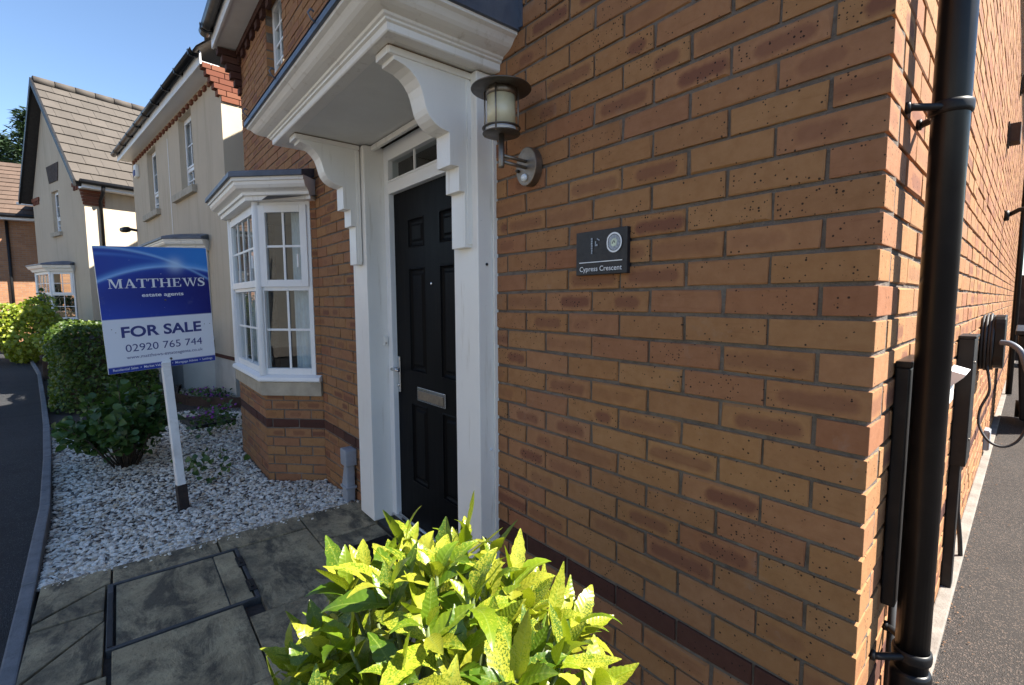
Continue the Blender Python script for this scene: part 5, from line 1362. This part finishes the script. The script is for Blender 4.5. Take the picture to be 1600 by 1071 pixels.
# ------------------------------------------------------------------ plants
def leaf_mesh(L, Wd, fold=0.35, curl=0.25, teeth=3, n=8, name='leaf', mat='aucuba', wav=0.0):
    """pointed leaf along +x, upper side +z, folded along its midrib and bent down at the tip"""
    vs = []; uvs = []
    for i in range(n + 1):
        t_ = i / n
        w_ = Wd * (math.sin(math.pi * min(1, t_ ** 0.78 * 1.0)) ** 0.85) if 0 < t_ < 1 else 0.0012
        if teeth and t_ > .4 and i % 2: w_ *= 1.16
        a = curl * t_ * t_
        x = L * (t_ - .25 * curl * t_ ** 3); z = -L * a * .55 * t_
        zz = fold * w_ + wav * math.sin(t_ * 9)
        vs += [(x, 0, z), (x, w_, z + zz), (x, -w_, z + fold * w_ - wav * math.sin(t_ * 9 + 1))]
        uvs += [(x, 0), (x, w_), (x, -w_)]
    fs = []
    for i in range(n):
        a = 3 * i; fs += [(a, a + 3, a + 4, a + 1), (a, a + 2, a + 5, a + 3)]
    me = bpy.data.meshes.new(name); me.from_pydata(vs, [], fs); ul = me.uv_layers.new(name='UVMap')
    for lp_ in me.loops: ul.data[lp_.index].uv = uvs[lp_.vertex_index]
    for p in me.polygons: p.use_smooth = True
    me.materials.append(M[mat]); me.update(); return me


def orient(x, zup, pos, sc=1.0):
    x = Vector(x).normalized(); z = Vector(zup); z = (z - x * z.dot(x))
    if z.length < 1e-4: z = x.orthogonal()
    z.normalize(); y = z.cross(x)
    return Matrix.Translation(pos) @ Matrix((tuple(x), tuple(y), tuple(z))).transposed().to_4x4() @ Matrix.Scale(sc, 4)


# spotted laurel in front of the wall: whorls of large leaves at the shoot tips
AC = Vector((-0.463, -0.768, 0.46)); AR = (0.35, 0.32, 0.41)
au = empty('spotted_laurel', (AC.x, AC.y, -0.03), 'bright yellow green spotted laurel bush growing against the brick wall', 'shrub')
lm = [leaf_mesh(random.uniform(.088, .138), random.uniform(.0138, .0200), random.uniform(.1, .55), random.uniform(-.1, .7), 3, 12, 'leaf', 'aucuba', random.uniform(.0, .003)) for _ in range(14)]
leaves = []; stems = MB(); tips = []
rr = random.Random(21)
tries = 0
while len(tips) < 125 and tries < 6000:
    tries += 1
    a = rr.uniform(0, 2 * math.pi); e = math.asin(rr.uniform(-0.1, 1.0)); k = rr.choice((1.0, 1.0, 1.0, .96, .86, .70))
    d = Vector((math.cos(a) * math.cos(e), math.sin(a) * math.cos(e), math.sin(e)))
    p = AC + Vector((d.x * AR[0] * k, d.y * AR[1] * k, d.z * AR[2] * k + rr.uniform(-.03, .05)))
    if p.y > -0.10 or p.z < 0.10: continue
    if any((p - q).length < 0.060 for q, _ in tips): continue
    tips.append((p, (d + Vector((0, 0, .85))).normalized()))
for p, ax in tips:
    base = Vector((AC.x + (p.x - AC.x) * .25, AC.y + (p.y - AC.y) * .25, max(0.05, p.z - .42)))
    stems.tube([base, base.lerp(p, .5) + Vector((0, 0, -.03)), p], [.006, .005, .0035], 6)
    nl = rr.randint(6, 9); ph = rr.uniform(0, 6.28); e1 = ax.orthogonal().normalized(); e2 = ax.cross(e1)
    for j in range(nl):
        th_ = ph + j * 2.4; open_ = rr.uniform(.2, .6) if j >= nl - 3 else rr.uniform(.6, 1.35)
        dr_ = ax * math.cos(open_) + (e1 * math.cos(th_) + e2 * math.sin(th_)) * math.sin(open_)
        q = p - ax * (.05 * (1 - j / nl))
        tip = q + dr_ * .13
        if tip.y > -0.015: dr_ = Vector((dr_.x, -abs(dr_.y) * .3, dr_.z + .2)).normalized()
        leaves.append((rr.choice(lm), orient(dr_, ax + Vector((rr.uniform(-.3, .3), rr.uniform(-.3, .3), .25)), q, rr.uniform(.72, 1.12) * (.8 if j >= nl - 2 else 1)), q))
stems.tube([Vector((AC.x, AC.y, -.05)), Vector((AC.x + .02, AC.y, .2)), Vector((AC.x, AC.y, .4))], [.02, .016, .01], 8)
stems.build('stem', 'stem', au)
leaves.sort(key=lambda it: -(10 if (pp := proj(it[2])) is None or not (-50 < pp[0] < 1650 and pp[1] < 1130) else (0 if it[2].z < .3 else -1) + 0) if False else (it[2] - CAM).length + (3 if (proj(it[2]) or (0, 2000))[1] > 1120 else 0))
for me_, mx, _ in leaves[:300]: put('leaf', me_, au, mx)
join('inner_leaves', [(a, b_, random.random()) for a, b_, _ in leaves[300:]], ['aucuba'], au, kind='stuff')


def leaf_cloud(name, pts, sizes, mat, parent, out=None, wide=.42, kind=None, up=.5):
    """many small leaves as one part; pts (N,3), each with an outward direction"""
    prot = [leaf_mesh(1.0, wide, .3, .4, 0, 4, 'small_leaf', mat) for _ in range(3)]
    its = []
    for i, p in enumerate(pts):
        o_ = Vector(out[i]) if out is not None else Vector((0, 0, 1))
        d = (o_ + Vector(rng.normal(size=3)) * .75 + Vector((0, 0, up * .3))).normalized()
        its.append((prot[i % 3], orient(d, o_ + Vector((0, 0, up)) + Vector(rng.normal(size=3)) * .35, Vector(p), float(sizes[i])), rng.random()))
    return join(name, its, [mat], parent, kind=kind)


# dark leafy shrub beside the sign
sh = empty('dark_shrub', (-5.14, -1.24, -.08), 'dark green leafy shrub beside the for sale sign post', 'shrub')
tw = MB(); P_ = []; O_ = []
for k in range(62):
    a = rng.random() * 6.283; h = rng.random() ** .6; r = .52 * math.sqrt(rng.random())
    base = Vector((-5.14 + .22 * math.cos(a) * r, -1.24 + .18 * math.sin(a) * r, -.08))
    tip = Vector((-5.14 + .56 * math.cos(a) * (r / .52) ** .8, -1.24 + .42 * math.sin(a) * (r / .52) ** .8, .08 + .55 * h * (1 - .5 * (r / .52) ** 2) + .08 * rng.random()))
    mid = base.lerp(tip, .5) + Vector((0, 0, .06)); tw.tube([base, mid, tip], [.006, .005, .003], 5)
    for j in range(26):
        t_ = .35 + .65 * rng.random() ** .7; q = (base.lerp(mid, t_ * 2) if t_ < .5 else mid.lerp(tip, t_ * 2 - 1)) + Vector(rng.normal(size=3)) * .03
        P_.append(q); O_.append((tip - base).normalized() * .6 + Vector(rng.normal(size=3)) * .5)
tw.build('stem', 'bark', sh)
leaf_cloud('foliage', P_, .055 + .045 * rng.random(len(P_)), 'shrub', sh, O_)
dh = MB()
for k in range(40):
    a = rng.random() * 6.28; b_ = rng.random() * 3.14; dh.box(Vector((-4.66, -1.05, .20)) + Vector((math.cos(a) * math.sin(b_), math.sin(a) * math.sin(b_), math.cos(b_))) * .045, (.02, .016, .004), 0, Matrix.Rotation(a, 3, 'Z') @ Matrix.Rotation(b_, 3, 'X'))
dh.build('faded_flower_head', 'stone', sh)
sd = empty('small_weed', (-3.95, -.72, -.08), 'small green leafy plant growing in the gravel behind the sign post', 'plant')
P_ = [Vector((-4.25 + .10 * rng.normal(), -.72 + .10 * rng.normal(), -.05 + .20 * rng.random())) for _ in range(46)]
leaf_cloud('foliage', P_, .04 + .025 * rng.random(46), 'shrub', sd, [Vector(rng.normal(size=3)) for _ in P_])

# clipped hedge
hg = empty('clipped_hedge', (-8.7, -1.35, -.08), 'clipped dark green box hedge beside the kerb', 'hedge')
hx0, hx1, hz1 = -10.6, -8.05, 1.06
def hedge_pt():
    f = rng.random(); 
    x = hx0 + (hx1 - hx0) * rng.random(); z = -.05 + (hz1 + .05) * rng.random(); 
    y0 = lambda xx: kerb_y(xx) + .10; y1 = lambda xx: kerb_y(xx) + 1.25
    if f < .42: p = Vector((x, y0(x), z)); o_ = Vector((0, -1, 0))
    elif f < .70: p = Vector((hx1, y0(hx1) + 1.15 * rng.random(), z)); o_ = Vector((1, 0, 0))
    else: p = Vector((x, y0(x) + 1.15 * rng.random(), hz1)); o_ = Vector((0, 0, 1))
    c = Vector((min(max(p.x, hx0 + .3), hx1 - .3), min(max(p.y, y0(p.x) + .32), y1(p.x) - .32), min(p.z, hz1 - .34)))
    d = p - c; 
    if d.length > 1e-3:
        l = d.length; d.normalize(); p = c + d * min(l, .34); o_ = d
    bulge = .035 * math.sin(p.x * 5 + p.z * 4) + .03 * math.sin(p.y * 6 - p.z * 5)
    return p + o_ * (bulge - .05 * rng.random() ** 2), o_
PO = [hedge_pt() for _ in range(9500)]
leaf_cloud('foliage', [p for p, _ in PO], .035 + .022 * rng.random(len(PO)), 'hedge', hg, [o for _, o in PO])
hm = MB()
for i in range(8):
    x0 = hx0 + .12 + (hx1 - hx0 - .24) * i / 8; x1 = hx0 + .12 + (hx1 - hx0 - .24) * (i + 1) / 8; ya = kerb_y((x0 + x1) / 2) + .10
    hm.box(((x0 + x1) / 2, ya + .575, .42), (x1 - x0 + .01, .95 if 0 < i < 7 else .8, 1.0))
hm.build('branches', 'bark', hg, bevel=.12)

def bush(name, c, rad, n, size, mat, label, cat='shrub', group=None, stem_='bark'):
    b = empty(name, (c[0], c[1], -.08), label, cat, group); c = Vector(c)
    tw = MB()
    for k in range(9):
        a = k * .7; tw.tube([Vector((c.x, c.y, -.1)), c + Vector((math.cos(a) * rad[0] * .3, math.sin(a) * rad[1] * .3, 0)), c + Vector((math.cos(a) * rad[0] * .7, math.sin(a) * rad[1] * .7, rad[2] * (.3 + .06 * (k % 5))))], [.02, .014, .006], 5)
    tw.build('stem', stem_, b)
    lumps = [(Vector(rng.normal(size=3)).normalized(), .75 + .4 * rng.random()) for _ in range(26)]
    P_ = []; O_ = []
    for _ in range(n):
        d = Vector(rng.normal(size=3)).normalized()
        l, k = max(lumps, key=lambda q: q[0].dot(d)); m_ = max(0, l.dot(d))
        r = k * (.55 + .45 * m_ ** 6) * (1 - .35 * rng.random() ** 2)
        p = c + Vector((d.x * rad[0] * r, d.y * rad[1] * r, d.z * rad[2] * r))
        if p.z < -.05: continue
        P_.append(p); O_.append(d)
    leaf_cloud('foliage', P_, size * (.7 + .6 * rng.random(len(P_))), mat, b, O_)
    return b
bush('golden_bush', (-15.9, -2.95, .66), (1.15, .78, .92), 4200, .085, 'golden', 'large bright yellow green bush at the left beyond the clipped hedge')
bush('golden_bush', (-11.9, -1.75, .55), (.8, .75, .50), 1600, .07, 'golden', 'low yellow green bush just behind the clipped hedge')
bush('dark_bush', (-18.6, -2.55, 1.0), (1.0, .7, .95), 1500, .09, 'shrub', 'dark green bush under the gabled house window behind the golden bush')
for k, (x, y) in enumerate(((-5.75, -.55), (-6.05, -.35), (-7.9, -.35), (-7.6, -.2))):
    fl = empty('purple_flowers', (x, y, -.08), ('purple flowering plant beside the dark shrub', 'purple flowering plant by the drain cover', 'purple flowering plant inside the timber edging', 'purple flowering plant at the corner of the timber edging')[k], 'flowers', 'purple flowers in the front gardens')
    z0 = .02 if k > 1 else .12
    leaf_cloud('foliage', [Vector((x + .13 * rng.normal(), y + .10 * rng.normal(), -.05 + (z0 + .12) * rng.random())) for _ in range(70)], .04 + .03 * rng.random(70), 'shrub', fl)
    pt = MB()
    for _ in range(15): pt.lathe([(0, 0), (.013, .004), (.016, .012), (0, .008)], Vector((x + .11 * rng.normal(), y + .08 * rng.normal(), z0 + .10 * rng.random())), 5, 0, (rng.normal(), rng.normal(), 1.2))
    pt.build('blossom', 'red_bits', fl)
pb = empty('timber_planter', (-12.9, -2.25, 0), 'dark timber post box planter at the kerb end of the hedge', 'planter')
for dx, dy in ((0, 0), (.5, 0), (0, .45), (.5, .45)): MB().box((-12.6 + dx, -2.32 + dy, .2), (.09, .09, .6)).build('post', 'timber', pb, bevel=.005)
for z in (.06, .22, .38):
    MB().box((-12.35, -2.35, z), (.55, .03, .14)).build('plank', 'timber', pb, bevel=.004); MB().box((-12.06, -2.1, z), (.03, .5, .14)).build('plank', 'timber', pb, bevel=.004)

# conifer behind the houses
def conifer(x, y, h, r, label):
    c = empty('conifer_tree', (x, y, 0), label, 'tree', 'conifers behind the houses')
    MB().tube([Vector((x, y, 0)), Vector((x, y, h * .5)), Vector((x, y, h))], [.4, .25, .04], 8).build('trunk', 'bark', c)
    prot = leaf_mesh(1.0, .10, .15, .35, 3, 5, 'needle_spray', 'conifer'); its = []
    for k in range(230):
        z = h * (.12 + .88 * k / 230); a = rng.random() * 6.283; rl = r * (1 - (z / h) ** 1.6) * (.65 + .5 * rng.random()) + .25
        d = Vector((math.cos(a), math.sin(a), .25 - .35 * (1 - z / h)))
        for j in range(34):
            t_ = .3 + .7 * rng.random(); q = Vector((x, y, z)) + d * rl * t_ + Vector(rng.normal(size=3)) * .22
            its.append((prot, orient(d + Vector(rng.normal(size=3)) * .6 + Vector((0, 0, -.1)), Vector((0, 0, 1)) + Vector(rng.normal(size=3)) * .4, q, .28 + .34 * rng.random()), rng.random()))
    join('crown', its, ['conifer'], c)
conifer(-46, -5.0, 13.9, 3.0, 'tall dark conifer rising behind the gabled house roof')
conifer(-49, -7.0, 12.9, 2.8, 'dark conifer at the left edge above the orange brick house')

# litter along the foot of the side wall and moss in the path joints
items = []
for _ in range(420):
    q = SW.p(.3 + 7 * rng.random() ** 1.4, .045 + .06 * abs(rng.normal()) * rng.random(), -.004); s_ = .0016 + .003 * rng.random() ** 2
    items.append((peb[_ % 6], Matrix.Translation(q) @ Matrix.Rotation(rng.random() * 6, 4, 'Z') @ Matrix.Diagonal((s_ * 1.6, s_, s_ * .5, 1)), rng.random()))
join('grit', items, ['litter_brown'], kind='stuff', label='brown grit and leaf crumbs along the foot of the side wall', cat='grit')
items = []
for _ in range(70):
    x, y = -2.86 + .03 * abs(rng.normal()), -1.6 + 1.6 * rng.random()
    s_ = .003 + .007 * rng.random() ** 2; items.append((peb[_ % 6], Matrix.Translation((x, y, .004)) @ Matrix.Rotation(rng.random() * 6, 4, 'Z') @ Matrix.Diagonal((s_ * 1.3, s_, s_ * .7, 1)), rng.random()))
join('scattered_stones', items, ['pebble'], kind='stuff', label='small stones scattered along the edge of the path', cat='stones')

# ------------------------------------------------------------------ the sunlit side of the road, seen in the window panes
grid_sheet('far_pavement', [(-30, -17), (14, -12), (14, -8.62), (6, -8.62), (-6, -9.25), (-18, -12.6)], 'concrete', -.02)
def plain_house(x0, y0, L, ang, wall_mat, tile_mat, label):
    a = R_(ang); u = Vector((math.cos(a), math.sin(a), 0)); n = Vector((-math.sin(a), math.cos(a), 0)); f = Fr((x0, y0, 0), u, n)
    h = empty('opposite_house', f.p(L / 2, -3, 0), label, 'house', 'sunlit houses across the road')
    ops = [(L * k - .5, L * k + .5, z, z + 1.25) for k in (.2, .5, .8) for z in (.95, 3.1) if not (k == .5 and z < 2)] + [(L * .5 - .5, L * .5 + .5, 0, 2.1)]
    m = MB(); wallmesh(m, f, 0, L, -.2, 5.0, 0, -.25, ops); m.fbox(f, 0, .25, -7, -.25, -.2, 5.0); m.fbox(f, L - .25, L, -7, -.25, -.2, 5.0); m.build('wall', wall_mat, h)
    for o in ops[:-1]: window(h, f, *o, .08, 2, 2)
    MB().fbox(f, L * .5 - .5, L * .5 + .5, -.12, -.06, 0, 2.1).build('door', 'door', h)
    r = MB(); e0, e1 = f.p(-.3, .35, 4.95), f.p(L + .3, .35, 4.95); up = n * -3.9 + Vector((0, 0, 2.9)); r.add([e0, e1, e1 + up, e0 + up, e0 + up * 2 - Vector((0, 0, 5.8)), e1 + up * 2 - Vector((0, 0, 5.8))], [(0, 1, 2, 3), (3, 2, 5, 4)]); r.build('roof', tile_mat, h)
plain_house(-13.5, -12.2, 8.5, 2, 'render', 'tile', 'cream rendered house across the road, seen only in reflections')
plain_house(-3.6, -11.9, 9.0, 3, 'render_light', 'tile_red', 'pale rendered house across the road facing the front door')
